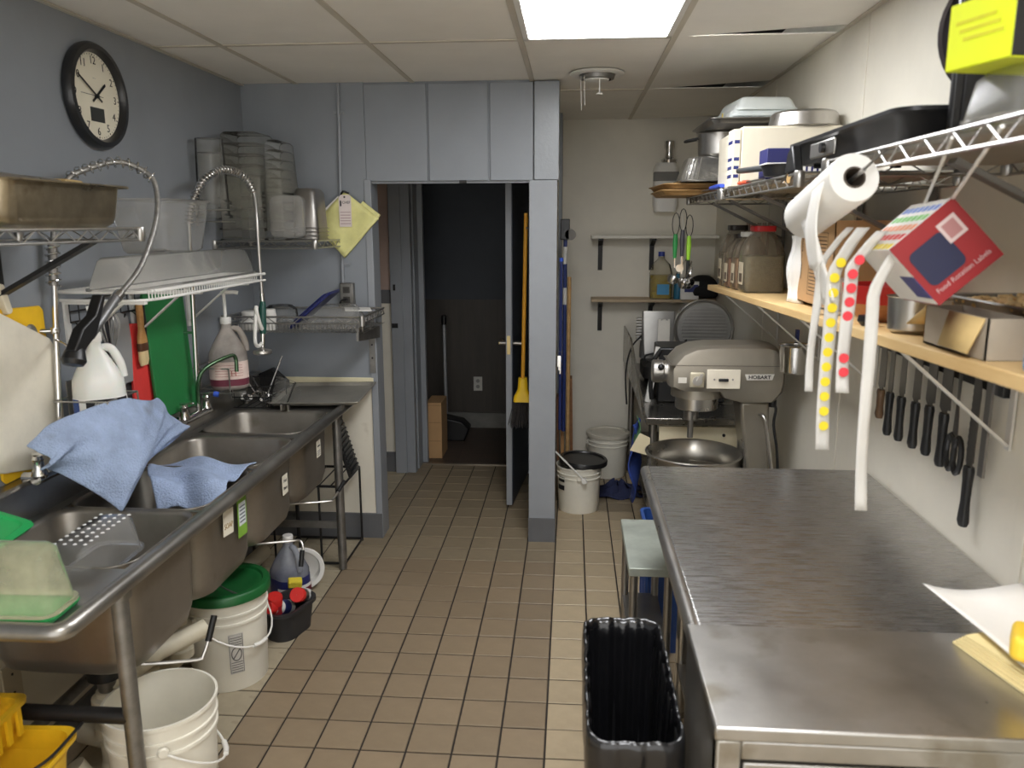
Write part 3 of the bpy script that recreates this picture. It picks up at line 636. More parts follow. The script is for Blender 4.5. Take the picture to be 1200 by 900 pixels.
for k in range(6):
    a = math.pi*k/6; c, s = math.cos(a), math.sin(a)
    MB().tube(spline([(0,0,.05),(.02*c,.02*s,.1),(.034*c,.034*s,.16),(.02*c,.02*s,.2),(0,0,.212),(-.02*c,-.02*s,.2),(-.034*c,-.034*s,.16),(-.02*c,-.02*s,.1),(0,0,.05)],4), .0012, 5).build('whisk_wire', zinc, t)
tag(MB().loft([rrect(.006,.10,.003,3,0), rrect(.006,.13,.003,3,.15), rrect(.005,.11,.003,3,.24), rrect(.005,.02,.003,3,.26)]).build('bench_scraper', M('grey_plastic', (150,150,150), .5), None, (-1.565,-.45,1.13)), 'flat grey plastic scraper hanging beside the wire whisk', 'scraper')
# ------------------------------------------------------------------ white coated drainer shelf
t = thing('drainer_shelf', 'white coated wire drainer shelf under the clear tub', 'shelf', (XL, -.28, 1.488))
fr_ = spline([(.0,-.44,0),(.2,-.45,0),(.275,-.43,0),(.30,-.3,0),(.30,0,0),(.30,.5,0),(.28,.52,0),(.0,.53,0)],4)
MB().tube(fr_, .006, 8).build('rim_wire', white_e, t); MB().tube([(x,y,z-.028) for x,y,z in fr_], .005, 8).build('lower_rim_wire', white_e, t)
b = MB()
for k in range(46):
    y = -.43+.02*k; b.cyl((0,y,.004),(.298,y,.004), .002, n=5); b.cyl((.298,y,.004),(.298,y,-.028), .002, n=5)
b.build('wire_deck', white_e, t)
for y in (-.42,-.02,.42):
    br = MB().bar((.004,y,-.03),(.004,y,-.22), .026, .008, (1,0,0)).bar((.0,y,-.035),(.28,y,-.035), .02, .014).bar((.008,y,-.2),(.2,y,-.04), .016, .006); br.build('bracket', white_e, t)
# clear tubs
def tub(name, label, cx, cy, z, w, d, h, mat, rz=0, up=True, taper=.02, lip=.012, group=None, cat='container', r=.03, th=.0025, tilt=0):
    t = thing(name, label, cat, (cx,cy,z), rz, group, rot=(tilt,0,rz) if tilt else None)
    zz = (lambda v: v) if up else (lambda v: h-v)
    b = MB().loft([rrect(w-2*taper-.02,d-2*taper-.02,r,4,zz(0)), rrect(w-2*taper,d-2*taper,r,4,zz(.012)), rrect(w,d,r,4,zz(h*.82)), rrect(w+.004,d+.004,r,4,zz(h))], True, False)
    b.build('body', mat, t, solid=0 if 'clear' in mat.name else th, sharp=50)
    rim = MB().loft([rrect(w+2*lip,d+2*lip,r+lip,4,zz(h)), rrect(w,d,r,4,zz(h)), rrect(w,d,r,4,zz(h-.004)), rrect(w+2*lip,d+2*lip,r+lip,4,zz(h-.008)), rrect(w+2*lip,d+2*lip,r+lip,4,zz(h))], False, False)
    rim.build('rim', mat, t, sharp=40); return t
tub('food_box', 'long shallow clear food box upside down on white drainer shelf', -1.392, -.28, 1.495, .145, 1.02, .105, clear2, up=False, r=.03)
tub('square_bin', 'cloudy clear square bin standing on the long clear box', -1.43, -.335, 1.602, .19, .38, .19, clear2, r=.03)
# ------------------------------------------------------------------ upper chrome shelf on the partition
wire_shelf('wire_wall_shelf', 'chrome wire shelf above the tag holding stacked clear bins', -1.595, -1.115, .44, .872, 1.625, zinc, 'y')
G = 'clear bins nested upside down on the partition shelf'
for k in range(5):
    tub('food_bin', 'tall clear bin, %s of the left nested stack by the corner' % ('lowest','second from bottom','middle','second from top','topmost')[k], -1.47, .60, 1.63+.048*k, .2-.0*k, .26, .30, clear_mat('yellowed_clear', (228,225,210), .07, .12, .12), up=False, taper=.014, group=G, r=.02)
for k in range(6):
    tub('food_bin', 'narrow clear bin, %s of the right nested stack' % ('lowest','second from bottom','third from bottom','third from top','second from top','topmost')[k], -1.315, .60, 1.63+.042*k, .085, .24, .245, clear_mat('yellowed_clear', (228,225,210), .07, .12, .12), up=False, taper=.01, group=G+' right', r=.015)
for k in range(2):
    t = thing('deli_tub', ('clear round tub resting in the thin wire wall rack', 'clear round tub nested over the one in the wire rack')[k], 'container', (-1.52,.3,1.73+.06*k), 0, 'round clear tubs')
    MB().lathe([(.075,0),(.078,.01),(.066,.02),(.058,.28),(.001,.285)], n=28).build('body', clear, t, solid=.002)
t = thing('tub_rack', 'thin wire wall rack holding the round clear tubs', 'rack', (-1.52,.3,1.715))
for zz in (0,.05): MB().tube([(.085*math.cos(a*.3),.085*math.sin(a*.3),zz) for a in range(21)], .003, 6, closed=True).build('ring_wire', zinc, t)
MB().cyl((-.08,-.085,0),(-.08,.085,0), .003, n=6).cyl((-.08,0,0),(.085,0,0), .003, n=6).cyl((0,-.085,0),(0,.085,0), .003, n=6).build('base_wire', zinc, t)
MB().bar((-.078,0,-.02),(-.078,0,.08), .02, .004, (1,0,0)).build('back_strap', zinc, t)
# steel pans standing on end
for k in range(4):
    t = thing('loaf_pan', 'steel loaf pan, %s of the upturned stack at the shelf end' % ('lowest','second from bottom','second from top','topmost')[k], 'pan', (-1.195,.64,1.63+.018*k), 0, 'steel pans on the partition shelf')
    hh = .185
    MB().loft([rrect(.135,.2,.03,5,0), rrect(.12,.185,.03,5,.004), rrect(.105,.17,.03,5,hh-.02), rrect(.085,.15,.03,5,hh)], False, True).build('body', steel_d, t, solid=.002, sharp=50)
tag(MB().loft([rrect(.16,.2,.03,5,0), rrect(.15,.19,.03,5,.035), rrect(.12,.16,.03,5,.042)], False, True).build('clear_pan', clear2, None, (-1.255,.5,1.735), (R90*.93,0,.12), solid=.003), 'clear plastic pan standing on edge against the steel pans', 'pan')
# ------------------------------------------------------------------ conduit, switch box, yellow packet
t = thing('conduit', 'thin grey conduit pipe running down the blue partition', 'pipe', (-1.105, YP, 0))
MB().cyl((.008,-.012,2.388),(-.012,-.012,1.4), .0085, n=12).build('pipe', blue2, t)
for z in (2.25,1.5): MB().bar((-.022,-.006,z),(.03,-.006,z), .016, .012).build('strap', blue2, t)
t = thing('outlet_box', 'grey metal outlet box at the end of the conduit', 'outlet', (-1.09, YP, 1.345))
MB().box(-.035,.035,-.045,0,-.06,.06).build('box', galv, t, bevel=.004)
for z in (.025,-.025): 
    rc = MB().box(-.018,.018,-.048,-.045,z-.016,z+.016).build('receptacle', M('dark_outlet', (58,56,52), .5), t, bevel=.002)
    MB().box(-.008,-.004,-.049,-.048,z-.006,z+.006).box(.004,.008,-.049,-.048,z-.006,z+.006).build('slots', ink, rc)
MB().tube(spline([(0,-.05,-.02),(-.02,-.08,-.03),(-.03,-.07,-.06)],4), .006, 8).build('plug_cord', black, t)
yb = M('yellow_vinyl', (228,224,152), .35, 0, .12, 7, bump=.35, bscale=14)
t = thing('apron_packet', 'folded pale yellow vinyl packet hanging from the conduit by a tag', 'packet', (-1.077, YP-.03, 1.70))
def fy(u, v): 
    a, b, c, d = Vector((.0,0,.165)), Vector((.168,0,.03)), Vector((-.015,0,-.165)), Vector((-.175,0,0))
    p = a.lerp(b,u).lerp(d.lerp(c,u), v); p.y = -.006-.008*math.sin(u*7+v*3)*math.sin(v*6); return p
MB().grid(fy, 14, 12).build('folded_sheet', yb, t, solid=.016)
MB().bar((-.178,-.004,.005),(-.03,-.004,.135), .02, .012, (0,1,0)).build('white_edge', paper, t)
MB().bar((.085,-.008,.11),(.172,-.006,.04), .018, .012, (0,1,0)).build('folded_edge', yb, t)
tg = MB().prism([(-.03,-.09),(.033,-.09),(.033,.055),(.024,.068),(-.02,.068),(-.03,.055)], 'y', -.024, -.022).build('tag', M('pink_white_card', (222,210,206), .6), t, loc=(.0,0,.08))
text('CHEF', .018, ink, tg, (.008,-.0245,.03), (R90,0,0)); MB().cyl((0,-.0245,.057),(0,-.0215,.057), .005, n=10).build('eyelet', ink, tg)
MB().box(-.024,-.017,-.0248,-.024,.012,.04).build('bottle_mark', ink, tg)
for k in range(5): MB().box(-.024,.028,-.0246,-.024,-.02-.014*k,-.016-.014*k).build('print_line', M('print_rose', (176,150,150), .6), tg)
MB().tube(spline([(-.02,-.01,.15),(-.005,-.025,.165),(.02,-.012,.155)],4), .005, 8).build('black_clip', black, t)
# ------------------------------------------------------------------ lower wire basket shelf and its load
t = thing('basket_shelf', 'deep chrome wire basket shelf under the yellow packet', 'shelf', (-1.57, .43, 1.20))
W, D, hh = .665, .44, .075
MB().cyl((0,0,hh),(W,0,hh),.0045,n=8).cyl((W,0,hh),(W,D,hh),.0045,n=8).cyl((W,D,hh),(0,D,hh),.0045,n=8).cyl((0,D,hh),(0,0,hh),.0045,n=8).build('top_rail', zinc, t)
MB().cyl((0,0,hh-.03),(W,0,hh-.03),.0035,n=8).cyl((W,0,hh-.03),(W,D,hh-.03),.0035,n=8).cyl((0,D,hh-.03),(0,0,hh-.03),.0035,n=8).build('middle_rail', zinc, t)
b = MB()
for p, q in (((0,0),(W,0)),((W,0),(W,D)),((0,0),(0,D))):
    n = 16; pts = [Vector((p[0]+(q[0]-p[0])*i/n, p[1]+(q[1]-p[1])*i/n, hh-(0 if i%2 else .03))) for i in range(n+1)]; b.tube(pts, .003, 5)
b.build('truss_wire', zinc, t)
b = MB()
for k in range(41):
    x = W*k/40; b.tube([(x,D,.0),(x,.02,.0),(x,0,.012),(x,0,hh-.03)], .002, 5)
b.cyl((0,.2,-.003),(W,.2,-.003),.003,n=6).cyl((0,.4,-.003),(W,.4,-.003),.003,n=6)
b.build('wire_deck', zinc, t)
for cx in (0, W): MB().cyl((cx,0,hh-.04),(cx,0,hh+.008), .013, n=14).build('corner_collar', zinc, t)
MB().bar((W-.07,D+.004,-.27),(W-.07,D+.004,.06), .03, .01, (0,1,0)).build('wall_strap', galv, t)
for z in (-.05,-.12,-.19): MB().cyl((W-.07,D-.004,z),(W-.07,D-.0005,z), .005, n=8).build('strap_hole', ink, t)
MB().bar((W-.03,.02,-.01),(W-.03,D,-.05), .012, .06).build('side_bracket', galv, t)
tag(MB().lathe([(.055,0),(.06,.006),(.062,.04),(.052,.045),(.052,.085),(.045,.09),(.001,.09)], n=28).build('white_bowl', white_p, None, (-1.47,.53,1.203)), 'stack of white plastic bowls upside down in the basket shelf', 'bowl')
tag(MB().lathe([(.03,0),(.034,.07),(.03,.1),(.001,.1)], n=22).build('white_cup', white_p, None, (-1.385,.52,1.203)), 'white plastic cup beside the upturned bowls', 'cup')
tag(MB().lathe([(.085,0),(.088,.012),(.08,.08),(.055,.1),(.001,.105)], n=30).build('clear_dome', clear, None, (-1.40,.72,1.203), solid=.002), 'clear round dome lid at the back of the basket', 'lid')
t = thing('pan_lid', 'dark blue plastic lid with handle slots leaning up in basket', 'lid', (-1.28,.60,1.207), 0, rot=(0,-.70,.05))
MB().loft([rrect(.26,.22,.02,4,0,(.13,0)), rrect(.27,.23,.02,4,.012,(.13,0)), rrect(.24,.2,.02,4,.016,(.13,0))]).build('panel', M('dark_blue_plastic', (28,36,92), .4), t, bevel=.002)
MB().tube(rrect(.2,.16,.02,4,.02,(.13,0)), .005, 6, closed=True).build('rib', M('dark_blue_plastic', (28,36,92), .4), t)
tub('cambro_pan', 'clear plastic pan lying tilted in the wire basket', -1.10, .63, 1.212, .30, .26, .10, clear2, .1, up=False, taper=.04, cat='pan')
tag(MB().box(0,.13,0,.16,0,.004).build('card_sheet', paper, None, (-1.045,.64,1.282), (0.0,.03,.3)), 'sheet of white card lying at the basket corner', 'card')
# ------------------------------------------------------------------ far drainboard: tray, utensil basket
t = thing('sheet_tray', 'shallow steel sheet tray resting across the far drainboard', 'tray', (-1.16,.615,.862), 0, rot=(.02,-.012,.05))
MB().loft([rrect(.40,.42,.02,4,0), rrect(.42,.44,.02,4,.014), rrect(.44,.46,.02,4,.015)], True, False).build('pan', M('dull_steel', (168,164,154), .5, .7, .12, 5), t, solid=.003)
bk = thing('utensil_basket', 'black wire basket of ladles and cups by the soap jug', 'basket', (-1.46,.52,.845))
for z in (.0,.05,.1): MB().tube(rrect(.2,.26,.03,4,z), .003, 6, closed=True).build('ring_wire', blackm, bk)
for p in rrect(.2,.26,.03,4): MB().cyl((p[0],p[1],0),(p[0],p[1],.1), .002, n=5).build('upright_wire', blackm, bk)
for k in range(6): MB().cyl((-.1+.04*k,-.13,0),(-.1+.04*k,.13,0), .002, n=5).build('base_wire', blackm, bk)
for k, (x, y, l, a, b_) in enumerate(((-1.50,.46,.2,.3,.2),(-1.44,.55,.23,-.4,.3),(-1.40,.48,.18,.5,-.3),(-1.49,.58,.22,.1,-.5))):
    t = thing('ladle', ('steel ladle leaning towards the soap jug','steel ladle with the longest handle in the black basket','short steel ladle tipped to the basket rim','steel ladle at the back of the black basket')[k], 'ladle', (x,y,.853), 0, 'ladles in the black basket', rot=(a,b_,0))
    MB().tube([(0,0,.03),(0,0,l)], .004, 8).build('handle', steel_d, t); MB().lathe([(.001,0),(.025,.008),(.032,.03),(.03,.03),(.022,.01)], n=20).build('cup', chrome, t)
t = thing('measuring_jug', 'clear plastic measuring jug tipped in front of the wire basket', 'jug', (-1.32,.44,.90), .4, rot=(.0,.35,.4))
MB().lathe([(.04,-.05),(.042,-.045),(.05,.07),(.052,.075)], n=28).build('body', clear, t, solid=.002); MB().tube(spline([(.05,0,.05),(.085,0,.04),(.085,0,-.02),(.046,0,-.03)],5), .006, 8).build('handle', clear, t)
tag(MB().lathe([(.001,0),(.024,0),(.025,.03),(.022,.03),(.021,.003)], n=22).build('steel_cup', chrome, None, (-1.275,.365,.842)), 'small shiny steel cup in front of the clear measuring jug', 'cup')
t = thing('black_dustpan', 'black plastic tray standing in the corner behind the utensil basket', 'tray', (-1.5,.74,.842), 0)
MB().prism([(-.09,0),(.1,0),(.1,.06),(.02,.13),(-.09,.08)], 'y', 0, .05).build('body', black, t, bevel=.006)
# ------------------------------------------------------------------ near end of the sink
tub('cambro_bin', 'frosted clear bin upside down on a green tray', -1.20, -1.632, .858, .27, .105, .145, clear_mat('frosted_clear', (226,222,190), .34, .3), .03, up=False, taper=.014, r=.02)
t = thing('bin_lid', 'bright green plastic lid leaning on the sink backsplash', 'lid', (-1.49,-1.36,.90), 0, rot=(0,.35,.12))
gm = M('green_lid_plastic', (30,160,84), .4)
MB().loft([rrect(.17,.30,.03,4,0), rrect(.18,.31,.03,4,.012), rrect(.14,.27,.03,4,.014), rrect(.13,.26,.03,4,.008)]).build('panel', gm, t)
tag(MB().loft([rrect(.28,.12,.02,4,0), rrect(.29,.125,.02,4,.010), rrect(.26,.1,.02,4,.011)]).build('green_tray', gm, None, (-1.20,-1.632,.844), (0,0,.03)), 'flat green plastic tray under the frosted bin', 'tray')
t = tub('drain_pan', 'clear perforated insert pan upside down across the near bowl', -1.205, -1.28, .80, .125, .265, .10, clear_mat('clear_pan_plastic', (212,212,210), .22), .02, up=False, taper=.008, cat='pan')
dm = M('dimple', (238,238,238), .3, alpha=.85)
for i in range(4):
    for j in range(9): MB().lathe([(.0055,0),(.0035,.002),(.0005,.0025)], c=(-.04+.027*i,-.105+.0265*j,.101), n=8).build('dimple', dm, t)
# ================================================================== UNDER THE SINK AND THE HALL
bw = M('bucket_white', (226,222,208), .4, 0, .05, 5, spots=((198,190,170), 5, .68))
def bucket(name, label, x, y, r, h, mat, bail=None, rz=0, lid=None):
    t = thing(name, label, 'bucket', (x,y,0), rz)
    rb = r*.89
    b = MB().lathe([(.001,.004),(rb-.006,.004),(rb,.0),(rb+.002,.006),(r*.955,h*.72),(r*.96,h*.74),(r*1.0,h*.745),(r*1.0,h*.77),(r*.968,h*.775),(r*.975,h*.84),(r*1.01,h*.845),(r*1.01,h*.865),(r*.98,h*.87),(r*.99,h*.97),(r*1.03,h*.972),(r*1.03,h),(r*.985,h),(r*.955,h*.78),(r*.88,.01),(.001,.012)], n=48)
    b.build('body', mat, t, sharp=50)
    for s in (-1,1): MB().lathe([(.014,0),(.016,.006),(.012,.012)], c=(0,0,0), n=14, cap=True, mat=Matrix.Translation((0,s*r*.985,h*.80)) @ Matrix.Rotation(-s*R90,4,'X')).build('bail_ear', mat, t)
    if bail is not None:
        pts = []
        for k in range(17):
            a = math.pi*k/16; v = Vector((math.sin(a)*r*1.09, math.cos(a)*r*1.04, h*.80+math.sin(a)*r*bail)); pts.append(v)
        MB().tube(pts, .0035, 8).build('bail', white_p if lid is None else zinc, t)
        q = pts[8]; MB().tube([pts[7],pts[8],pts[9]], .008, 10).build('bail_grip', white_p, t)
    return t
t = bucket('white_pail', 'open white plastic pail standing beside the near sink leg', -1.092, -1.235, .152, .375, bw, -.9, .5)
t = bucket('green_lid_pail', 'white plastic pail with loose green lid under the sink', -1.225, -.50, .152, .355, bw, -.75, -.4)
glm = M('pail_green', (24,92,44), .4, 0, .08, 6)
MB().lathe([(.001,.372),(.11,.372),(.118,.378),(.135,.378),(.14,.386),(.16,.386),(.166,.38),(.166,.352),(.16,.35)], n=48).build('lid', glm, t, rot=(0,.0,0), sharp=45)
MB().tube(spline([(.155,-.05,.375),(.06,-.06,.394),(-.05,-.02,.396),(-.15,.02,.38)],5), .003, 8).build('wire_bail', zinc, t)
an = -.75
sg = MB().grid(lambda u, v: Vector(((.1455+.004*v)*math.cos(an+u*.36), (.1455+.004*v)*math.sin(an+u*.36), .075+.16*v)), 8, 3).build('warning_print', M('print_panel', (206,203,196), .5), t)
def on_cyl(u, z): 
    a = an+u*.36; r = .1468+.004*(z-.075)/.16; return Vector((r*math.cos(a), r*math.sin(a), z))
pg = M('print_dark', (84,82,80), .6)
MB().tube([on_cyl(.5+.33*math.cos(k*.3142), .155+.026*math.sin(k*.3142)) for k in range(20)], .0018, 5, closed=True).build('ban_ring', pg, sg)
MB().tube([on_cyl(.28,.137), on_cyl(.5,.155), on_cyl(.72,.173)], .0018, 5).build('ban_slash', pg, sg)
for z0, n in ((.083,5),(.192,4)):
    for k in range(n): MB().tube([on_cyl(.12,z0+.0095*k), on_cyl(.5,z0+.0095*k), on_cyl(.88,z0+.0095*k)], .0012, 4).build('print_line', pg, sg)
MB().tube([on_cyl(.06,.079),on_cyl(.94,.079),on_cyl(.94,.231),on_cyl(.06,.231)], .001, 4, closed=True).build('print_border', pg, sg)
# blue gallon, black tub, cans
hz = clear_mat('hazy_grey_plastic', (186,190,198), .6, .25)
t = jug('chemical_jug', 'hazy gallon jug of dark blue liquid on the floor', -1.20, .10, 0, hz, -.6, dia=.16, h=.21, liquid=(M('navy_liquid', (40,48,110), .3), .135))
wrap_label(t, .16, .03, .10, paper, -80, 80, .0032); wrap_label(t, .16, .045, .085, M('label_maroon', (110,34,52), .5), -12, 62, .004, 'red_block')
t = thing('white_basin', 'white plastic basin standing on edge behind the blue jug', 'basin', (-1.19,.27,.10), 0, rot=(R90*.9,0,.2))
MB().lathe([(.001,.0),(.07,.0),(.085,.05),(.1,.052),(.097,.056),(.08,.054),(.066,.005),(.001,.005)], n=36).build('body', white_p, t)
tubm = M('charcoal_rubber', (44,44,46), .5, 0, .1, 8)
t = thing('black_tub', 'small charcoal rubber tub full of spray cans', 'tub', (-1.115,-.165,0), 1.25)
MB().loft([rrect(.20,.125,.055,6,0), rrect(.23,.15,.065,6,.115), rrect(.255,.172,.07,6,.118), rrect(.255,.172,.07,6,.132), rrect(.225,.145,.06,6,.132), rrect(.192,.118,.05,6,.01)], True, True).build('body', tubm, t, sharp=45)
red = M('red_cap', (214,48,44), .4)
def spray_can(label, x, y, z, rot, body, band):
    t = thing('spray_can', label, 'can', (x,y,z), 0, None, rot=rot)
    MB().lathe([(.001,0),(.028,0),(.03,.005),(.03,.125),(.026,.135)], n=24).build('can', body, t); MB().lathe([(.0303,.03),(.0303,.075)], n=24).build('label_band', band, t)
    MB().lathe([(.031,.125),(.032,.16),(.029,.165),(.001,.165)], n=24).build('cap', red, t)
navyb = M('label_navy', (40,50,110), .5)
spray_can('white spray can with red cap tipped over the tub front', -1.125,-.115,.085, (1.15,.1,-.35), white_p, navyb)
spray_can('grey spray can with red cap nearest the rubber tub rim', -1.075,-.035,.10, (1.1,.0,.05), steel, paper)
spray_can('red labelled spray can wedged against the green-lid pail', -1.165,-.185,.03, (.25,.12,0), M('can_red', (160,40,48), .4), navyb)
tag(MB().box(-.03,.03,-.02,.02,0,.035).build('yellow_sponge', M('yellow_sponge', (228,206,60), .9, bump=.5, bscale=120), None, (-1.135,-.02,.135), (.2,.1,.4), bevel=.006), 'small yellow sponge between the red-capped cans', 'sponge')
# black wire stand + ribbed tray by the far leg
t = thing('wire_stand', 'black wire floor stand beneath the far end of the sink', 'stand', (-1.42,.50,0))
b_ = blackm; W, D, hh = .36, .33, .42
for z in (.012, hh): MB().tube([(0,0,z),(W,0,z),(W,D,z),(0,D,z)], .007, 8, closed=True).build('frame_ring', b_, t)
for q in ((0,0),(W,0),(W,D),(0,D),(.13,0),(.24,0)): MB().cyl((q[0],q[1],.0),(q[0],q[1],hh), .006, n=8).build('upright', b_, t)
for k in range(5): MB().cyl((.06+.06*k,0,hh),(.06+.06*k,D,hh), .004, n=6).build('shelf_wire', b_, t)
t = thing('ribbed_tray', 'black ribbed plastic tray hung behind the far sink leg', 'tray', (-1.0,.66,.46), 0, rot=(0,-.28,.08))
MB().box(-.05,-.035,-.1,.1,-.0,.27).build('panel', black, t, bevel=.004)
for k in range(10): MB().box(-.036,-.028,-.09,.09,.015+.025*k,.024+.025*k).build('rib', black, t)
# yellow mop bucket and wringer
ym = M('mop_yellow', (226,180,30), .42, 0, .1, 7, spots=((150,118,20), 5, .62))
t = thing('mop_bucket', 'yellow plastic mop bucket on castors at the near sink end', 'mop bucket', (-1.34,-1.67,0), .05)
MB().loft([rrect(.26,.28,.05,5,.06), rrect(.30,.33,.05,5,.36), rrect(.36,.37,.05,5,.43), rrect(.375,.385,.05,5,.432), rrect(.375,.385,.05,5,.442), rrect(.345,.355,.05,5,.44), rrect(.27,.29,.04,5,.08)], True, True).build('body', ym, t, sharp=45)
for sx in (-1,1):
    for sy in (-1,1):
        c = MB().cyl((sx*.11,sy*.12,.06),(sx*.11,sy*.12,.035), .012, n=10).build('castor', blackm, t); MB().cyl((sx*.11-.012,sy*.12,.026),(sx*.11+.012,sy*.12,.026), .026, n=18).build('wheel', rubber, c)
MB().tube(spline([(.17,.19,.435),(.2,.16,.47),(.19,.05,.46),(.16,.0,.45)],5), .004, 6).build('wire_bail', blackm, t)
t = thing('mop_wringer', 'yellow side press wringer sitting on the mop bucket', 'wringer', (-1.37,-1.645,.444), .05)
MB().loft([rrect(.13,.27,.03,4,.0), rrect(.16,.31,.03,4,.075), rrect(.18,.33,.03,4,.08), rrect(.18,.33,.03,4,.09), rrect(.145,.295,.025,4,.088), rrect(.11,.25,.02,4,.012)], True, True).build('basket', ym, t, sharp=45)
for k in range(7): MB().box(.078,.086,-.13+.04*k,-.115+.04*k,.006,.076).build('slot_rib', ym, t)
MB().bar((-.03,-.12,.09),(-.01,.12,.10), .05, .02).build('press_plate', ym, t, bevel=.004)
MB().bar((.03,-.13,.095),(.03,.13,.095), .014, .02).build('press_bar', ym, t, bevel=.004)
# ------------------------------------------------------------------ hall things
t = thing('push_broom', 'yellow-handled angle broom hanging in the hall beside the pillar', 'broom', (-.205,1.25,.60), 0, rot=(0,.012,0))
yl = M('broom_yellow', (238,196,30), .4)
MB().cyl((0,0,.22),(.006,0,1.16), .011, n=12).build('handle', M('broom_handle', (222,160,40), .4), t)
MB().loft([rrect(.05,.05,.02,4,.24), rrect(.06,.05,.02,4,.17), rrect(.10,.05,.02,4,.13), rrect(.11,.052,.02,4,.10)]).build('head', yl, t)
brm = M('broom_bristle', (54,50,48), .8, 0, .3, 60, bump=.6, bscale=160, stretch=(6,6,.4))
b = MB()
for k in range(90):
    u = random.uniform(-1,1); v = random.uniform(-1,1)
    b.cyl((u*.048,v*.02,.11),(u*.075+random.uniform(-.01,.01),v*.03,random.uniform(-.06,-.02)), .0018, n=4)
b.build('bristles', brm, t, kind='stuff')
MB().bar((.006,0,1.08),(.057,0,1.08), .02, .012).build('wall_hook', blackm, t)
t = thing('lobby_dustpan', 'grey-poled upright dustpan against the dark far wall', 'dustpan', (-.93,3.0,0))
MB().cyl((0,0,.2),(-.01,.03,.92), .013, n=12).build('pole', M('grey_pole', (168,170,172), .4, .3), t); MB().cyl((-.01,.03,.92),(-.01,.03,.99), .02, n=12).build('grip', black, t)
MB().prism([(-.12,0),(.16,0),(.2,.1),(.14,.16),(-.04,.2),(-.12,.18)], 'y', -.12, .04).build('pan', black, t, bevel=.012)
t = thing('cardboard_box', 'flat cardboard box standing by the blue jamb in the far room', 'box', (-.93,2.40,.001))
MB().box(-.055,.06,0,.26,0,.42).build('carton', card, t, bevel=.003); 
for z in (.13,.27,.40): MB().box(-.05,.055,-.001,.0,z,z+.004).build('crease', M('card_crease', (150,116,78), .8), t)
t = thing('wall_outlet', 'white wall outlet on the dark far room panelling', 'outlet', (-.71,3.34,.38))
MB().box(-.037,.037,-.006,0,-.06,.06).build('plate', M('ivory_plate', (214,212,204), .4), t, bevel=.002)
for z in (.024,-.024): MB().cyl((0,-.0062,z),(0,-.008,z), .016, n=16).build('socket', M('socket_grey', (150,148,142), .5), t)
# mops and boards against the nook wall
def pole(label, x, y, z0, z1, mat, head, lean=0, r=.012, name='mop'):
    t = thing(name, label, name.split('_')[-1], (x,y,z0), 0, rot=(0,lean,0)); MB().cyl((0,0,.0),(0,0,z1-z0), r, n=12).build('handle', mat, t); return t
bh = M('blue_handle', (32,46,100), .4)
t = pole('blue-handled mop with black grip hung on the nook wall', .03, 1.55, .45, 1.62, bh, 1, .0)
MB().box(-.03,.025,-.03,.03,1.16,1.28).build('clamp', black, t, bevel=.005); MB().cyl((.03,-.03,1.19),(.03,.0,1.19), .032, n=20).build('scrub_disc', M('grey_disc', (110,106,100), .6), t)
for z in (.78,1.02): MB().cyl((0,0,z),(0,0,z+.1), .0128, n=12).build('sleeve', M('white_tape', (200,198,192), .6), t)
t = pole('second blue mop handle pressed against the pillar side', .012, 1.2, .55, 1.50, bh, 1, 0, .009)
MB().cyl((0,0,.95),(0,0,.97), .011, n=12).build('cap', M('blue_cap', (50,90,200), .4), t)
t = thing('key_bunch', 'small bunch of keys hanging off the pillar edge', 'keys', (.006,1.06,.94)); MB().lathe([(.012,0),(.014,.002),(.012,.004)], axis='y', n=16, c=(0,0,.07)).build('ring', chrome, t)
for k in range(3): MB().box(-.008+.006*k,-.002+.006*k,-.003,.003,0-.02*k,.06).build('key', chrome, t)
pole('pale wooden broomstick leaning on the nook wall', .055, 1.75, .02, 1.38, wood('stick_wood', (196,160,108), (170,132,84)), 0, .0, .013, 'wooden_stick')
for k, (x, y, w_, h_, c) in enumerate(((.03,1.66,.02,.86,'tall tan board'),(.085,1.90,.02,.72,'short brown board'),(.0,1.80,.014,.62,'small reddish board'))):
    tag(MB().box(-w_/2,w_/2,-.06,.06,0,h_).build('scrap_board', wood('scrap%d' % k, ((176,132,84),(140,96,58),(150,108,74))[k], ((150,108,66),(112,74,44),(124,86,58))[k]), None, (x,y,.001), (0,-.02,.0)), '%s leaning upright behind the broomstick' % c, 'board')
bk_ = bucket('flour_pail', 'white pail with black lid askew next to the pillar', .128, 1.43, .135, .28, bw)
MB().lathe([(.001,.012),(.12,.012),(.125,.02),(.142,.02),(.146,.014),(.146,-.008),(.14,-.01)], n=44).build('lid', M('black_lid', (26,26,27), .35), bk_, loc=(.025,.02,.292), rot=(.03,.06,0))
MB().bar((-.145,-.10,.385),(.03,-.155,.225), .012, .008).build('bail_strap', white_p, bk_, bevel=.002)
MB().bar((.018,-.15,.215),(.042,-.155,.225), .02, .03).build('bail_lug', white_p, bk_)
for z in (.14,.19): MB().grid(lambda u, v, z=z: Vector((.1325*math.cos(3.55+u*.45), .1325*math.sin(3.55+u*.45), z+.03*v)), 6, 1).build('black_print', ink, bk_)
t = bucket('storage_pail', 'white lidded pail at the foot of the back wall', .33, 2.12, .14, .29, bw, -.9, 1.8)
MB().lathe([(.001,.298),(.115,.298),(.12,.306),(.138,.306),(.148,.302),(.148,.28),(.142,.278)], n=44).build('lid', M('pail_lid_grey', (204,198,182), .5, 0, .1, 8), t)
def fr(u, v):
    r = .02+.17*u; a = v*6.0; return Vector((.38+r*1.0*math.cos(a), 1.72+r*.75*math.sin(a), .012+.05*(1-u)**1.5*(1+.5*math.sin(a*5))+.012*math.sin(a*7+u*9)))
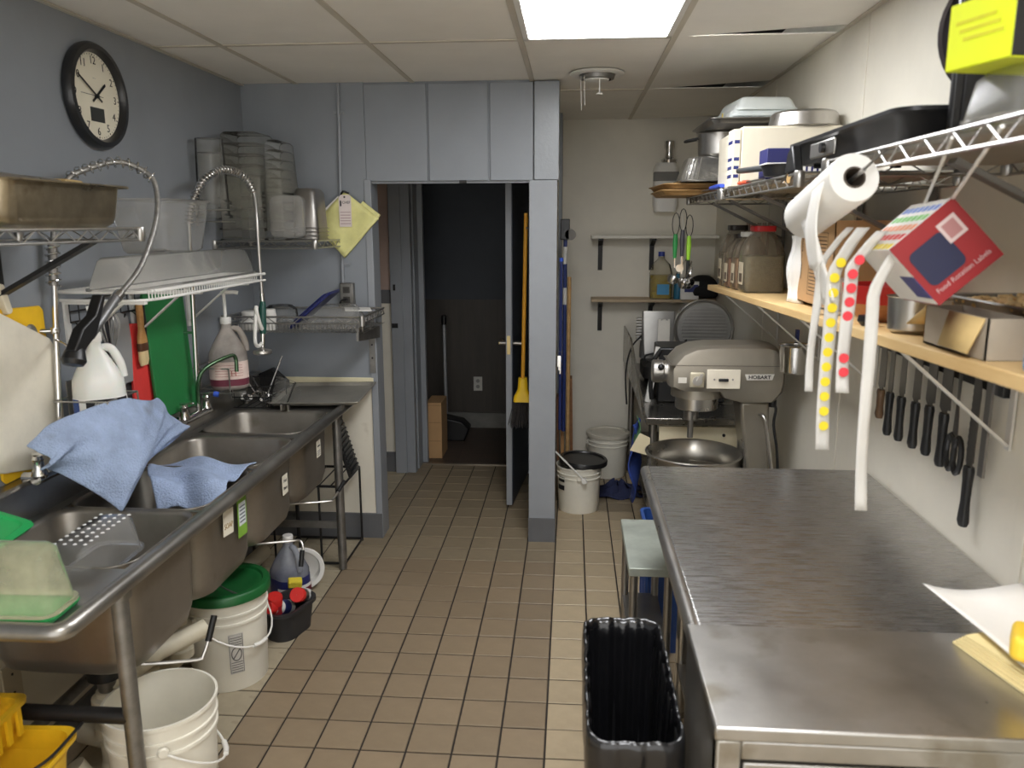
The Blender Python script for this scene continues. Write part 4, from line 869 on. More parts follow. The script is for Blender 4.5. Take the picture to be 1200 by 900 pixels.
tag(MB().grid(fr, 12, 30).build('floor_rag', M('navy_rag', (40,46,78), .95, bump=.6, bscale=100), None, solid=.008), 'crumpled navy rag on the floor by the pails', 'rag')
# ================================================================== RIGHT SIDE
tabm = M('table_steel', (190,189,188), .27, .95, .06, 3, stretch=(4,60,60), rvar=.14, bump=.012, bscale=6)
t = thing('work_table', 'long stainless steel work table along the cream wall', 'table', (0,0,0))
MB().box(.335, XR-.004, -1.735, -.605, .862, .90).build('table_top', tabm, t, bevel=.004)
MB().tube([(.328,-1.735,.882),(.328,-.605,.882)], .0185, 14).build('rolled_edge', steel, t)
for x, y in ((.465,-.66),(.99,-.66),(.99,-1.66)):
    l = MB().cyl((x,y,.03),(x,y,.865), .021, n=18).build('leg', steel, t); MB().lathe([(.012,0),(.02,.004),(.02,.035),(.021,.04)], c=(x,y,0), n=16, cap=True).build('foot', steel_d, l)
MB().box(.445, 1.0, -1.7, -.64, .2, .215).build('under_shelf', steel_d, t, bevel=.003)
# foreground steel unit
t = thing('steel_cabinet', 'low stainless equipment cabinet butted against the work table', 'cabinet', (0,0,0))
fgm = M('cabinet_steel', (178,176,172), .32, .94, .12, 5, rvar=.14, spots=((150,145,134), 6, .6))
MB().box(.302, XR-.004, -2.075, -1.745, .905, .93).build('top', fgm, t, bevel=.004)
MB().box(.306, .314, -2.07, -1.75, .08, .905).build('side_panel', fgm, t)
MB().box(.306, .345, -2.072, -2.04, .08, .905).build('front_post', fgm, t, bevel=.004)
MB().box(.345, XR-.006, -2.072, -2.04, .872, .905).build('front_rail', fgm, t, bevel=.003)
MB().box(.314, XR-.006, -2.03, -1.75, .08, .9).build('carcass', M('cabinet_inner', (90,86,80), .5, .6), t)
d_ = MB().box(.352, XR-.01, -2.055, -2.03, .1, .855).build('door', fgm, t, bevel=.004); MB().box(.36, .36+.6, -2.075, -2.055, .78, .80).build('door_pull', steel, d_, bevel=.004)
for x in (.33,1.0):
    for y in (-2.04,-1.78): MB().cyl((x,y,0),(x,y,.08), .018, n=14).build('foot', steel_d, t)
# napkins, paper and cheese on the cabinet
t = thing('paper_stack', 'stack of yellowish folded napkins at the wall end', 'napkins', (.915,-1.88,.931), .25)
for k in range(5): MB().box(-.10+.003*k,.09,-.13,.12-.004*k,.006*k,.006*k+.005).build('napkin', M('napkin_yellow', (232,214,158), .8), t, rot=(0,0,.02*k))
tag(MB().grid(lambda u, v: Vector((-.07+.20*u-.02*v, -.24+.46*v, .034+.010*math.sin(u*4+v*3)+.02*max(0,v-.8)+.02*max(0,.15-u))), 14, 12).build('paper_sheet', paper, None, (.90,-1.84,.931), (0,0,.05), solid=.002), 'sheet of white deli paper laid over the napkins', 'paper')
tag(MB().box(-.05,.06,-.04,.04,0,.045).build('cheese_block', M('cheese_yellow', (246,206,60), .5), None, (.865,-1.93,.983), (0,.05,-.5), bevel=.012, seg=3), 'yellow wrapped block lying on the deli paper', 'cheese')
# trash can with liner
linm = M('bin_liner', (22,22,24), .22, 0, .15, 8, bump=.25, bscale=18, coat=.3)
t = thing('trash_can', 'slim black trash can with shiny bin liner beside the table', 'trash can', (.199,-1.665,0))
w_, d_ = .175, .47
MB().loft([rrect(.13,.36,.03,5,0), rrect(.15,.40,.035,5,.35), rrect(.165,.455,.04,5,.745), rrect(.178,.468,.04,5,.75), rrect(.178,.468,.04,5,.762)], True, False).build('body', black, t, solid=.004)
def resample(ring, n):
    P = [Vector(p) for p in ring]; P.append(P[0]); d = [0]
    for a, b in zip(P, P[1:]): d.append(d[-1]+(b-a).length)
    out = []; k = 0
    for i in range(n):
        q = d[-1]*i/n
        while d[k+1] < q: k += 1
        out.append(P[k].lerp(P[k+1], (q-d[k])/(d[k+1]-d[k])))
    return out
rings = []; NL = 150
fold = [random.uniform(-1,1) for _ in range(NL)]; fold = [(fold[i-1]+2*fold[i]+fold[(i+1)%NL])/4 for i in range(NL)]
for zz, s, amp in ((.66,1.05,.004),(.70,1.07,.004),(.75,1.075,.003),(.77,1.06,.002),(.774,1.0,.002),(.77,.95,.003),(.74,.92,.006),(.62,.90,.012),(.45,.86,.014),(.25,.80,.014),(.14,.6,.01)):
    ring = []
    for i, p in enumerate(resample(rrect(w_, d_, .04, 8), NL)):
        nrm = Vector((p.x, p.y, 0)).normalized(); q = Vector((p.x*s, p.y*(s if s < 1 else 1+(s-1)*.4), zz)) + nrm*amp*1.6*fold[i]
        q.z += .005*fold[(i*7) % NL] if zz > .6 else 0
        ring.append(tuple(q))
    rings.append(ring)
MB().loft(rings, False, True).build('bin_liner', linm, t, sub=1, sharp=180)
# small steel stand and blue bin under the table
t = thing('equipment_stand', 'small worn steel stand half under the work table', 'stand', (.27,-.73,0))
MB().box(0,.155,0,.45,.555,.585).build('top', M('worn_grey_top', (166,172,162), .5, .4, .15, 7, spots=((92,80,64), 7, .62)), t, bevel=.003)
for x, y in ((.02,.03),(.135,.03),(.02,.42),(.135,.42)):
    l = MB().cyl((x,y,.11),(x,y,.556), .014, n=14).build('leg', steel_d, t); MB().lathe([(.018,.11),(.02,.125),(.016,.13)], c=(x,y,0), n=14, cap=True).build('collar', M('brassy_collar', (150,130,96), .4, .7), l)
    MB().cyl((x-.011,y,.045),(x+.011,y,.045), .045, n=20).build('castor', rubber, l)
MB().box(.01,.145,.02,.43,.28,.29).build('lower_shelf', steel_d, t)
t = thing('blue_bin', 'blue plastic bin on the floor in front of the mixer', 'bin', (.50,-.115,0))
bl = M('bin_blue', (40,74,140), .45)
MB().loft([rrect(.20,.24,.03,4,0), rrect(.24,.28,.03,4,.50), rrect(.26,.30,.03,4,.502), rrect(.26,.30,.03,4,.52), rrect(.235,.275,.03,4,.52), rrect(.19,.22,.02,4,.01)], True, True).build('body', bl, t, sharp=45)
for k in range(4): MB().box(-.125,-.112,-.12+.07*k,-.105+.07*k,.06,.46).build('rib', bl, t)
# ------------------------------------------------------------------ the mixer
mx = M('mixer_grey', (150,144,132), .34, .6, .07, 4, rvar=.08, spots=((140,132,116), 4, .66))
t = thing('floor_mixer', 'grey planetary floor mixer with steel bowl beside the cream wall', 'mixer', (0,.25,0))
def half(y0, rings_n=10): pass
# head: side profile lofted across its width with rounded cheeks
prof = [(.49,1.02),(.487,1.10),(.50,1.125),(.535,1.165),(.585,1.188),(.65,1.197),(.90,1.199),(.935,1.19),(.962,1.16),(.972,1.12),(.975,1.04),(.965,1.0),(.93,.955),(.80,.952),(.72,.972),(.70,1.0),(.54,1.0)]
cx, cz = .73, 1.07; rings = []
for yy, s in ((-.125,.80),(-.12,.93),(-.10,.985),(-.06,1.0),(.06,1.0),(.10,.985),(.12,.93),(.125,.80)):
    rings.append([(cx+(x-cx)*s, yy, cz+(z-cz)*s) for x, z in prof])
hd_ = MB().loft(rings).build('head', mx, t, sharp=30)
MB().box(.487,.978,-.127,.127,1.116,1.119).build('seam', M('mixer_seam', (110,104,94), .5, .4), hd_)
MB().lathe([(.045,.425),(.05,.43),(.05,.47),(.046,.475),(.046,.50)], axis='x', c=(0,0,1.07), n=32, cap=True).build('attachment_hub', steel, t)
MB().cyl((.455,-.05,1.09),(.455,-.075,1.10), .008).ball((.455,-.082,1.102), .014).build('hub_knob', black, t)
MB().lathe([(.11,1.005),(.112,.965),(.09,.96)], c=(.622,0,0), n=40, cap=True).build('planetary_housing', mx, t)
MB().lathe([(.092,.962),(.092,.912),(.086,.908),(.001,.908)], c=(.622,0,0), n=40).build('planetary_ring', steel, t)
MB().lathe([(.033,.91),(.033,.862),(.02,.858)], c=(.598,-.02,0), n=24, cap=True).build('agitator_socket', steel_d, t)
MB().cyl((.598,-.02,.86),(.598,-.02,.778), .013, n=16).build('agitator_shaft', steel_d, t)
MB().prism([(.795,.955),(.918,.955),(.93,.6),(.955,.2),(.955,.05),(.82,.05),(.83,.4),(.845,.62),(.80,.88)], 'y', -.085, .085).build('column', mx, t, bevel=.012)
for s in (-1,1): MB().bar((.835,s*.06,.85),(.845,s*.06,.4), .022, .03, (1,0,0)).build('bowl_slide', steel_d, t)
MB().loft([rrect(.50,.42,.06,5,0,(.73,0)), rrect(.50,.42,.06,5,.035,(.73,0)), rrect(.40,.34,.06,5,.06,(.76,0))]).build('base', mx, t)
MB().tube(spline([(.875,-.10,.905),(.885,-.13,.90),(.895,-.135,.86),(.93,-.135,.66),(.935,-.135,.6)],5), .0085, 12).build('lift_handle', steel, t)
MB().lathe([(.001,.36),(.10,.365),(.165,.41),(.192,.50),(.2,.60),(.203,.698),(.212,.70),(.214,.707),(.208,.711),(.2,.705),(.194,.6),(.186,.5),(.16,.42),(.001,.372)], c=(.62,0,0), n=56).build('bowl', M('bowl_steel', (176,172,164), .28, .95, .06, 5), t, sharp=50)
for s in (-1,1): MB().bar((.80,s*.14,.60),(.62,s*.215,.60), .03, .02).build('bowl_arm', mx, t)
MB().bar((.815,-.05,.76),(.845,-.05,.76), .05, .03).build('bowl_clip', steel, t)
# controls on the side facing the table
fy_ = -.1265
pl_ = MB().box(.641,.78,fy_-.004,fy_,1.02,1.102).build('switch_plate', M('plate_cream', (222,214,196), .4), t, bevel=.002)
MB().box(.69,.73,fy_-.012,fy_-.004,1.052,1.064).build('toggle_slot', ink, pl_, bevel=.002)
for x in (.672,.748): MB().cyl((x,fy_-.004,1.06),(x,fy_-.006,1.06), .004, n=10).build('screw', steel_d, pl_)
sb = MB().box(.57,.63,fy_-.014,fy_,1.024,1.09).build('speed_block', M('block_beige', (190,182,160), .4, .3), t, bevel=.006)
MB().cyl((.60,fy_-.014,1.055),(.60,fy_-.022,1.055), .02, n=20).build('speed_dial', steel, sb); MB().bar((.60,fy_-.026,1.055),(.618,fy_-.026,1.085), .012, .012).build('speed_lever', steel, sb)
MB().box(.523,.558,fy_-.002,fy_,1.042,1.066).build('small_plate', M('plate_pale', (210,206,196), .4), t)
np = MB().prism([(.798,1.082),(.918,1.084),(.91,1.06),(.806,1.058)], 'y', fy_-.004, fy_).build('nameplate', M('nameplate_pale', (214,211,204), .35, .3), t)
text('HOBART', .021, ink, np, (.858,fy_-.0046,1.0705), (R90,0,0), ext=.0006, sx=1.1, bold=.0005)
MB().tube(spline([(.93,-.08,.95),(.94,-.1,.93),(.935,-.1,.86),(.955,-.1,.75),(.965,-.1,.6),(.96,-.1,.3),(.97,-.12,.02)],5), .006, 8).build('power_cord', rubber, t)
MB().cyl((.93,-.08,.965),(.93,-.08,.935), .016, n=14).build('cord_gland', blackm, t)
# ------------------------------------------------------------------ back steel table, slicer and friends
t = thing('back_table', 'steel table with side splash behind the mixer', 'table', (0,0,0))
bt = M('back_table_steel', (140,136,128), .26, .95, .1, 4, rvar=.1)
MB().box(.45, XR-.006, .69, 2.30, .715, .75).build('table_top', bt, t, bevel=.004)
MB().prism([(.69,.75),(2.38,.75),(2.38,1.0),(1.75,1.0)], 'x', .438, .45).build('side_splash', bt, t, bevel=.002)
for x, y in ((.49,.75),(1.0,.75),(.49,2.2),(1.0,2.2)): MB().cyl((x,y,0),(x,y,.716), .02, n=14).build('leg', steel_d, t)
MB().box(.52, 1.02, .72, .735, .52, .70).build('front_panel', M('cream_panel', (222,212,182), .5, 0, .05), t)
for x, z in ((.56,.57),(.84,.66)): MB().cyl((x,.719,z),(x,.713,z), .008, n=12).build('panel_knob', blackm, t)
MB().box(.47,1.02,.74,2.25,.25,.27).build('under_shelf', bt, t)
t = thing('meat_slicer', 'meat slicer with ridged round plate on the back table', 'slicer', (.74,1.72,.751))
sl = M('slicer_alu', (168,167,164), .36, .7, .08, 8)
MB().loft([rrect(.46,.34,.06,5,.03), rrect(.46,.34,.06,5,.10), rrect(.40,.28,.05,5,.13)]).build('base', M('slicer_base', (70,68,66), .4, .6), t)
for x in (-.18,.18):
    for y in (-.12,.12): MB().cyl((x,y,0),(x,y,.03), .02, n=12).build('rubber_foot', rubber, t)
gp = MB().lathe([(.16,.0),(.165,.01),(.158,.02),(.001,.02)], axis='y', c=(0,0,0), n=48, mat=Matrix.Rotation(math.pi,4,'Z')).build('blade_guard', sl, t, loc=(.125,-.10,.33), rot=(0,0,0))
for k in range(13):
    z = -.12+.02*k; L_ = math.sqrt(max(0,.145**2-z*z))-.01
    MB().bar((-L_,-.026,z),(L_,-.026,z), .012, .009).build('ridge', sl, gp)
MB().tube([(.172*math.cos(a*.2618),.0,.172*math.sin(a*.2618)) for a in range(24)], .008, 8, closed=True).build('guard_ring', steel, gp)
MB().loft([rrect(.18,.03,.012,3,0), rrect(.20,.03,.012,3,.2), rrect(.2,.025,.012,3,.26)]).build('gauge_plate', sl, t, loc=(-.14,-.07,.17), rot=(-.08,0,0))
MB().prism([(-.035,0),(.035,0),(.035,.24),(.022,.24),(.022,.232),(.01,.232),(.01,.24),(-.01,.24),(-.01,.232),(-.02,.232),(-.02,.24),(-.035,.24)], 'y', -.006, .006).build('push_plate', M('plate_pale', (210,206,196), .4), t, loc=(-.115,-.14,.15), rot=(-.05,0,0))
for k in range(8): MB().box(-.27,-.24,-.05,.0,.25+.018*k,.26+.018*k).build('motor_fin', sl, t)
MB().loft([rrect(.12,.12,.03,4,.13), rrect(.1,.1,.03,4,.4)]).build('motor_housing', sl, t, loc=(-.18,.05,0))
MB().tube(spline([(-.24,-.06,.28),(-.30,-.05,.2),(-.33,-.06,.05),(-.32,-.07,-.15)],6), .005, 8).build('power_cord', rubber, t)
MB().tube(spline([(.02,-.16,.27),(-.05,-.165,.22),(-.16,-.16,.19),(-.22,-.15,.17),(-.225,-.15,.14)],6), .0055, 8).build('blade_cord', rubber, t)
t = thing('scale_box', 'black counter appliance with white tray behind the mixer head', 'appliance', (.60,1.15,.751))
MB().box(-.06,.30,-.1,.15,.0,.30).build('case', black, t, bevel=.01); MB().box(-.02,.26,-.103,-.1,.19,.205).build('white_stripe', paper, t); MB().bar((-.11,-.08,.0),(-.06,-.08,.30), .03, .03).build('white_post', white_p, t)
MB().tube(spline([(-.05,-.11,.29),(-.09,-.12,.22),(-.1,-.12,.1),(-.09,-.11,.02)],5), .012, 10).build('black_hose', rubber, t)
tag(MB().grid(lambda u, v: Vector((.02*math.sin(v*9+u*3)+.04*u, -.08+.16*u+.02*math.sin(v*7), -.42*v)), 10, 14).build('blue_apron', M('navy_cloth', (34,58,128), .9, 0, .15, 9), None, (.39,.82,.70), solid=.006), 'dark blue cloth hanging off the steel back table end', 'cloth')
tag(MB().grid(lambda u, v: Vector((.012*math.sin(v*6), .10*u, -.16*v)), 6, 8).build('green_towel', M('green_red_towel', (70,110,70), .9, 0, .2, 9), None, (.412,.70,.735), solid=.005), 'small green towel hanging by the blue cloth', 'towel')
tag(MB().prism([(-.05,0),(.06,.0),(.03,.09),(-.03,.10)], 'y', 0, .003).build('paper_scrap', M('cream_paper', (224,212,178), .8), None, (.42,.70,.565), (0,.3,.2)), 'cream paper scrap tucked by the blue cloth', 'paper')
# back-wall shelves
def wall_board(label, z, x0, x1, mat, d=.2, th=.02):
    t = thing('wall_shelf', label, 'shelf', (x0, YB-d, z)); MB().box(0,x1-x0,0,d,-th,0).build('board', mat, t, bevel=.002)
    for x in (.05,(x1-x0)*.48): MB().prism([(d,-th),(d,-th-.22),(d-.018,-th-.215),(d-.03,-th-.05),(.03,-th-.012),(.03,-th)], 'x', x, x+.03).build('bracket', blackm, t)
    return t
wall_board('white painted board shelf high on the back wall', 1.625, .20, XR-.01, M('white_board', (226,222,210), .5))
wall_board('wood-edged laminate shelf above the meat slicer', 1.20, .205, XR-.01, wood('lam_wood', (190,172,142), (160,136,104), .5))
t = thing('oil_jug', 'clear jug of yellow cooking oil with blue cap', 'jug', (.675,2.30,1.201))
oilm = clear_mat('oil_yellow', (212,190,80), .45)
MB().loft([rrect(.14,.12,.035,5,0), rrect(.15,.13,.04,5,.02), rrect(.15,.13,.04,5,.17), rrect(.12,.11,.04,5,.23), rrect(.04,.04,.018,5,.27), rrect(.04,.04,.018,5,.29)]).build('body', clear_mat('clear_oil_plastic', (220,214,184), .12), t, sharp=60)
MB().loft([rrect(.142,.122,.035,5,.006), rrect(.144,.124,.04,5,.16)]).build('oil', oilm, t, sharp=60); MB().cyl((0,0,.285),(0,0,.315), .022, n=18).build('cap', M('cap_blue', (40,60,150), .4), t)
MB().box(-.03,.05,-.0665,-.065,.03,.10).build('label', M('label_cyan', (70,150,200), .5), t)
tag(MB().lathe([(.0,0),(.025,0),(.027,.01),(.025,.12),(.012,.15),(.012,.17),(.0,.17)], n=20).build('teal_bottle', M('teal_plastic', (40,110,140), .4), None, (.785,2.26,1.201)), 'slim teal bottle next to the oil jug', 'bottle')
t = thing('film_box', 'white carton with navy stripe under the hanging measuring cups', 'box', (.86,2.26,1.201)); MB().box(-.06,.06,-.05,.05,0,.12).build('carton', paper, t, bevel=.002); MB().box(-.035,.055,-.0515,-.05,.05,.10).build('navy_stripe', navyb, t)
tag(MB().grid(lambda u, v: Vector((-.11+.24*u, -.09+.18*v, max(0,.13*math.sin(math.pi*min(1,max(0,u)))**.6*math.sin(math.pi*v)**.5+.02*math.sin(u*13+v*7)))), 16, 12).build('black_bag', M('black_cloth', (26,25,26), .8, 0, .2, 9), None, (.92,2.26,1.202), solid=.004, sub=1) if False else MB().loft([rrect(.20,.16,.05,5,0), rrect(.23,.18,.06,5,.05), rrect(.2,.16,.06,5,.11), rrect(.12,.1,.04,5,.15), rrect(.06,.05,.02,5,.16)]).build('black_bag', M('black_cloth', (26,25,26), .8, 0, .2, 9, bump=.6, bscale=20), None, (.955,2.29,1.201), sub=1), 'soft black bag slumped at the end of the laminate shelf', 'bag')
tag(MB().grid(lambda u, v: Vector((.03*u+.02*math.sin(v*4), -.006*math.sin(v*7), -.07*v)), 4, 8).build('plastic_scrap', clear2, None, (.80,2.205,1.20), solid=.001), 'scrap of clear plastic hanging over the laminate shelf edge', 'plastic')
t = thing('soap_dispenser', 'white plastic dispenser with chrome top on the back wall', 'dispenser', (.69,YB,1.78))
MB().loft([[(x,-abs(0)-.0+y-.06,z) for x,y,z in rrect(.14,.12,.03,4,0)], [(x,y-.06,z) for x,y,z in rrect(.16,.12,.03,4,.05)], [(x,y-.06,z) for x,y,z in rrect(.16,.12,.03,4,.28)], [(x,y-.06,z) for x,y,z in rrect(.12,.10,.03,4,.32)]]).build('body', white_p, t, sharp=50)
MB().box(-.082,.082,-.123,-.05,.20,.26).build('grey_window', M('smoke_window', (110,108,102), .3), t, bevel=.004)
MB().lathe([(.05,.32),(.055,.34),(.03,.355),(.026,.40),(.036,.42),(.034,.46),(.001,.462)], c=(.02,-.06,0), n=24, cap=False).build('chrome_top', chrome, t)
# ------------------------------------------------------------------ right wall: wooden shelf
pine = wood('pine_board', (226,196,142), (204,168,112), .5, (8,1,8), 2)
def zs(y): return 1.455 - .026*(y+1.2)
t = thing('wooden_shelf', 'long pine board shelf under the chrome wire shelving', 'shelf', (0,0,0))
for y0, y1 in ((-2.5,-1.18),(-1.172,.86)):
    MB().add([(.75,y0,zs(y0)-.026),(XR-.003,y0,zs(y0)-.026),(XR-.003,y1,zs(y1)-.026),(.75,y1,zs(y1)-.026),(.75,y0,zs(y0)),(XR-.003,y0,zs(y0)),(XR-.003,y1,zs(y1)),(.75,y1,zs(y1))],
        [(0,3,2,1),(4,5,6,7),(0,1,5,4),(1,2,6,5),(2,3,7,6),(3,0,4,7)]).build('board', pine, t, bevel=.003)
for y in (-1.42,-.62,-.02,.62):
    z = zs(y)-.026; b = MB().bar((.78,y,z-.004),(XR-.002,y,z-.004), .02, .006); b.bar((XR-.006,y,z),(XR-.006,y,z-.23), .02, .006, (1,0,0)); b.bar((.79,y,z-.006),(XR-.01,y,z-.22), .016, .006); b.build('bracket', M('white_bracket', (206,204,198), .4, .3), t)
# wire shelves above
def deck_shelf(label, y0, y1, z):
    t = wire_shelf('wire_shelf', label, .65, XR-.005, y0, y1, z, zinc, 'x', .028)
    MB().box(.01,XR-.02-.65,.01,y1-y0-.01,-.012,-.006).build('deck_liner', M('liner_grey', (158,152,140), .5, .2), t)
    for y in (.12, (y1-y0)*.62): MB().bar((.06,y,-.035),(.39,y,-.20), .03, .01).bar((.388,y,-.24),(.388,y,-.03), .035, .008, (1,0,0)).build('bracket', M('grey_bracket', (112,110,106), .4, .4), t)
    return t
deck_shelf('chrome wire shelf over the knife bar with the black tray', -2.55, -1.28, 1.84)
deck_shelf('chrome wire shelf carrying the corrugated white carton', -1.05, .03, 1.828)
deck_shelf('chrome wire shelf with foil pan and hanging utensils', .06, .92, 1.828)
# ================================================================== LOAD OF THE RIGHT-HAND SHELVES
ZW = 1.8335                      # on the far wire shelves
# knife bar and knives
t = thing('knife_bar', 'dark magnetic knife bar on the cream wall below the pine shelf', 'knife rack', (XR,-1.0,1.345))
MB().box(-.018,0,-.34,.33,-.025,.025).build('bar', blackm, t, bevel=.003); MB().box(-.02,0,-.40,-.34,-.028,.032).build('end_block', black, t, bevel=.003)
bladem = M('knife_blade', (120,116,110), .3, .9, .12, 10)
def knife(label, y, zb, hl, bl_, bw_, handle=black, serr=False, spine=.02):
    t = thing('kitchen_knife', label, 'knife', (XR-.026, y, zb), 0, 'knives on the magnetic bar', rot=(random.uniform(-.02,.02),0,0))
    MB().loft([rrect(.016,.024,.007,3,0), rrect(.022,.031,.009,3,.012), rrect(.018,.025,.008,3,hl*.4), rrect(.019,.026,.008,3,hl*.75), rrect(.021,.031,.009,3,hl-.01), rrect(.017,.027,.006,3,hl)]).build('handle', handle, t, sharp=60)
    MB().prism([(-.012,hl),(-.012,hl+.01),(-bw_/2,hl+.012),(-bw_/2,hl+bl_*.6),(0,hl+bl_),(bw_/2-.004,hl+bl_*.8),(bw_/2,hl+.012),(.012,hl)], 'x', -.0012, .0012).build('blade', bladem, t)
    if serr: MB().prism([(bw_/2+(.003 if k%2 else 0), hl+.03+.008*k) for k in range(28)]+[(bw_/2-.003,hl+.03+.008*27),(bw_/2-.003,hl+.03)], 'x', -.0012, .0012).build('serration', bladem, t)
    return t
hw = wood('knife_wood', (120,92,64), (88,64,42), .5, (12,12,1))
knife('short dark cleaver with a brown wooden handle', -.735, 1.11, .09, .18, .05, hw)
knife('narrow black-handled knife beside the wooden cleaver', -.806, 1.075, .13, .20, .032)
knife('black-handled knife with a medium straight blade', -.89, 1.08, .13, .20, .038)
knife('black-handled chef knife in the middle of the bar', -.985, 1.085, .13, .2, .046)
knife('black-handled chef knife with a wide heel', -1.07, 1.09, .135, .2, .052)
knife('stout black-handled butcher knife next to the shears', -1.155, 1.085, .14, .2, .056)
t = thing('kitchen_shears', 'black-handled kitchen shears hanging on the magnetic bar', 'shears', (XR-.03,-1.232,1.09))
for s in (-1,1): MB().tube([(0,s*.018+.02*math.cos(a*.5236),.05+.045*math.sin(a*.5236)) for a in range(12)], .007, 8, closed=True).build('finger_loop', black, t)
for s in (-1,1): MB().prism([(s*.012-.006,.09),(s*.012+.006,.09),(-s*.004+.008,.3),(-s*.004,.3)], 'x', -.002+s*.002, .0+s*.002).build('blade', bladem, t)
knife('long serrated bread knife with a curved black handle', -1.305, .98, .15, .30, .034, serr=True)
tag(MB().prism([(-.012,0),(.012,0),(.012,.3),(-.012,.3)], 'x', -.006, 0).build('steel_rule', steel_d, None, (XR-.02,-1.355,1.12)), 'narrow steel rule hanging beside the bread knife', 'ruler')
# hanging steel pot and clip
t = thing('steel_pot', 'small steel bain-marie pot hung on the cream wall', 'pot', (.985,.08,1.10))
MB().lathe([(.001,0),(.05,.0),(.056,.006),(.064,.11),(.07,.113),(.068,.117),(.061,.113),(.052,.01),(.001,.008)], n=32).build('body', chrome, t)
MB().bar((.02,.06,.12),(.02,.06,.17), .02, .012, (1,0,0)).build('blue_clip', navyb, t)
# pine shelf: spice jugs
def spice(label, y, x, w, d, h, body, fill, capm, rz=0):
    z = zs(y)+.003; t = thing('spice_jug', label, 'jug', (x,y,z), rz)
    MB().loft([rrect(w*.94,d*.94,.02,4,0), rrect(w,d,.025,4,.01), rrect(w,d,.025,4,h*.62), rrect(w*.8,d*.86,.03,4,h*.82), rrect(w*.5,d*.6,.02,4,h*.94), rrect(w*.5,d*.6,.02,4,h)]).build('body', body, t, sharp=55)
    MB().loft([rrect(w*.93,d*.93,.02,4,.006), rrect(w*.975,d*.975,.024,4,.014), rrect(w*.975,d*.975,.024,4,h*.58)]).build('contents', fill, t, sharp=55)
    MB().loft([rrect(w*.56,d*.66,.02,4,h*.97), rrect(w*.56,d*.66,.02,4,h*1.06)]).build('cap', capm, t, bevel=.003)
    MB().tube(spline([(-w*.3,-d*.3,h*.9),(-w*.42,-d*.38,h*.75),(-w*.49,-d*.42,h*.6)],5), .008, 8).build('handle', body, t)
    MB().box(-w/2-.002,-w/2-.001,-d*.25,d*.25,h*.12,h*.48).build('label', M('spice_label', (206,192,164), .6, 0, .2, 30), t); MB().box(-w/2-.0026,-w/2-.002,-d*.16,d*.16,h*.16,h*.3).build('label_print', M('spice_print', (96,82,66), .6, 0, .2, 30), t)
jc = clear_mat('spice_clear', (156,144,124), .42)
def fillm(n, c): return M(n, c, .8, 0, .15, 60, bump=.3, bscale=200)
spice('clear spice jug of grey seasoning with dark lid', .74, .86, .15, .15, .27, jc, fillm('fill_grey', (140,128,108)), M('dark_lid', (40,34,32), .4))
spice('clear jug of red-brown chilli powder', .56, .85, .14, .14, .23, jc, fillm('fill_red', (146,96,72)), M('dark_lid', (40,34,32), .4))
spice('clear jug of tan seasoning between the chilli and herb jugs', .40, .85, .14, .14, .235, jc, fillm('fill_tan', (152,116,86)), white_p)
spice('big clear jug of dried green herbs with red lid', .20, .855, .16, .17, .255, jc, fillm('fill_herb', (122,116,92)), M('red_lid', (190,34,40), .4))
t = thing('tumbler_stack', 'row of thin brown skewers standing behind the spice jugs', 'skewers', (.97,.82,zs(.82)+.002))
for k in range(14): MB().cyl((-.05+.008*k,.01*(k%3),0),(-.05+.0085*k,.01*(k%3),.30), .002, n=5).build('skewer', M('skewer_brown', (150,118,100), .6), t)
# MADE IN MEXICO carton with white bag
t = thing('kraft_carton', 'open kraft cardboard box printed MADE IN MEXICO', 'box', (.93,-.60,zs(-.6)+.008))
MB().box(-.10,.10,-.20,.17,0,.004).box(-.10,-.097,-.20,.17,0,.262).box(.097,.10,-.20,.17,0,.262).box(-.10,.10,-.20,-.197,0,.262).box(-.10,.10,.167,.17,0,.262).build('carton', card, t)
MB().box(-.095,.095,-.195,.165,.255,.26).build('folded_top', M('card_dark', (120,92,62), .8), t)
fm = M('kraft_print', (60,46,34), .7)
text('MADE IN MEXICO', .0165, fm, t, (-.1006,.12,.14), (R90,R90,-R90), ext=.0002)
for zz, hh_ in ((.03,.09),(.145,.08)):
    MB().box(-.1006,-.1001,-.14,.04,zz,zz+.0015).box(-.1006,-.1001,-.14,.04,zz+hh_,zz+hh_+.0015).box(-.1006,-.1001,-.14,-.1385,zz,zz+hh_).box(-.1006,-.1001,.0385,.04,zz,zz+hh_).build('print_frame', fm, t)
    for k in range(7): MB().box(-.1006,-.1001,-.13,.03,zz+.012+.011*k,zz+.0145+.011*k).build('print_line', fm, t) if zz+.012+.011*k < zz+hh_-.006 else None
tag(MB().grid(lambda u, v: Vector((-.02+.006*math.sin(v*9)+.004*math.sin(u*8), -.09*u+.006*math.sin(v*5), .225*v)), 8, 12).build('white_bag', paper, None, (.835,-.385,zs(-.4)+.002), (0,0,.25), solid=.012), 'limp white paper bag against the kraft box', 'bag')
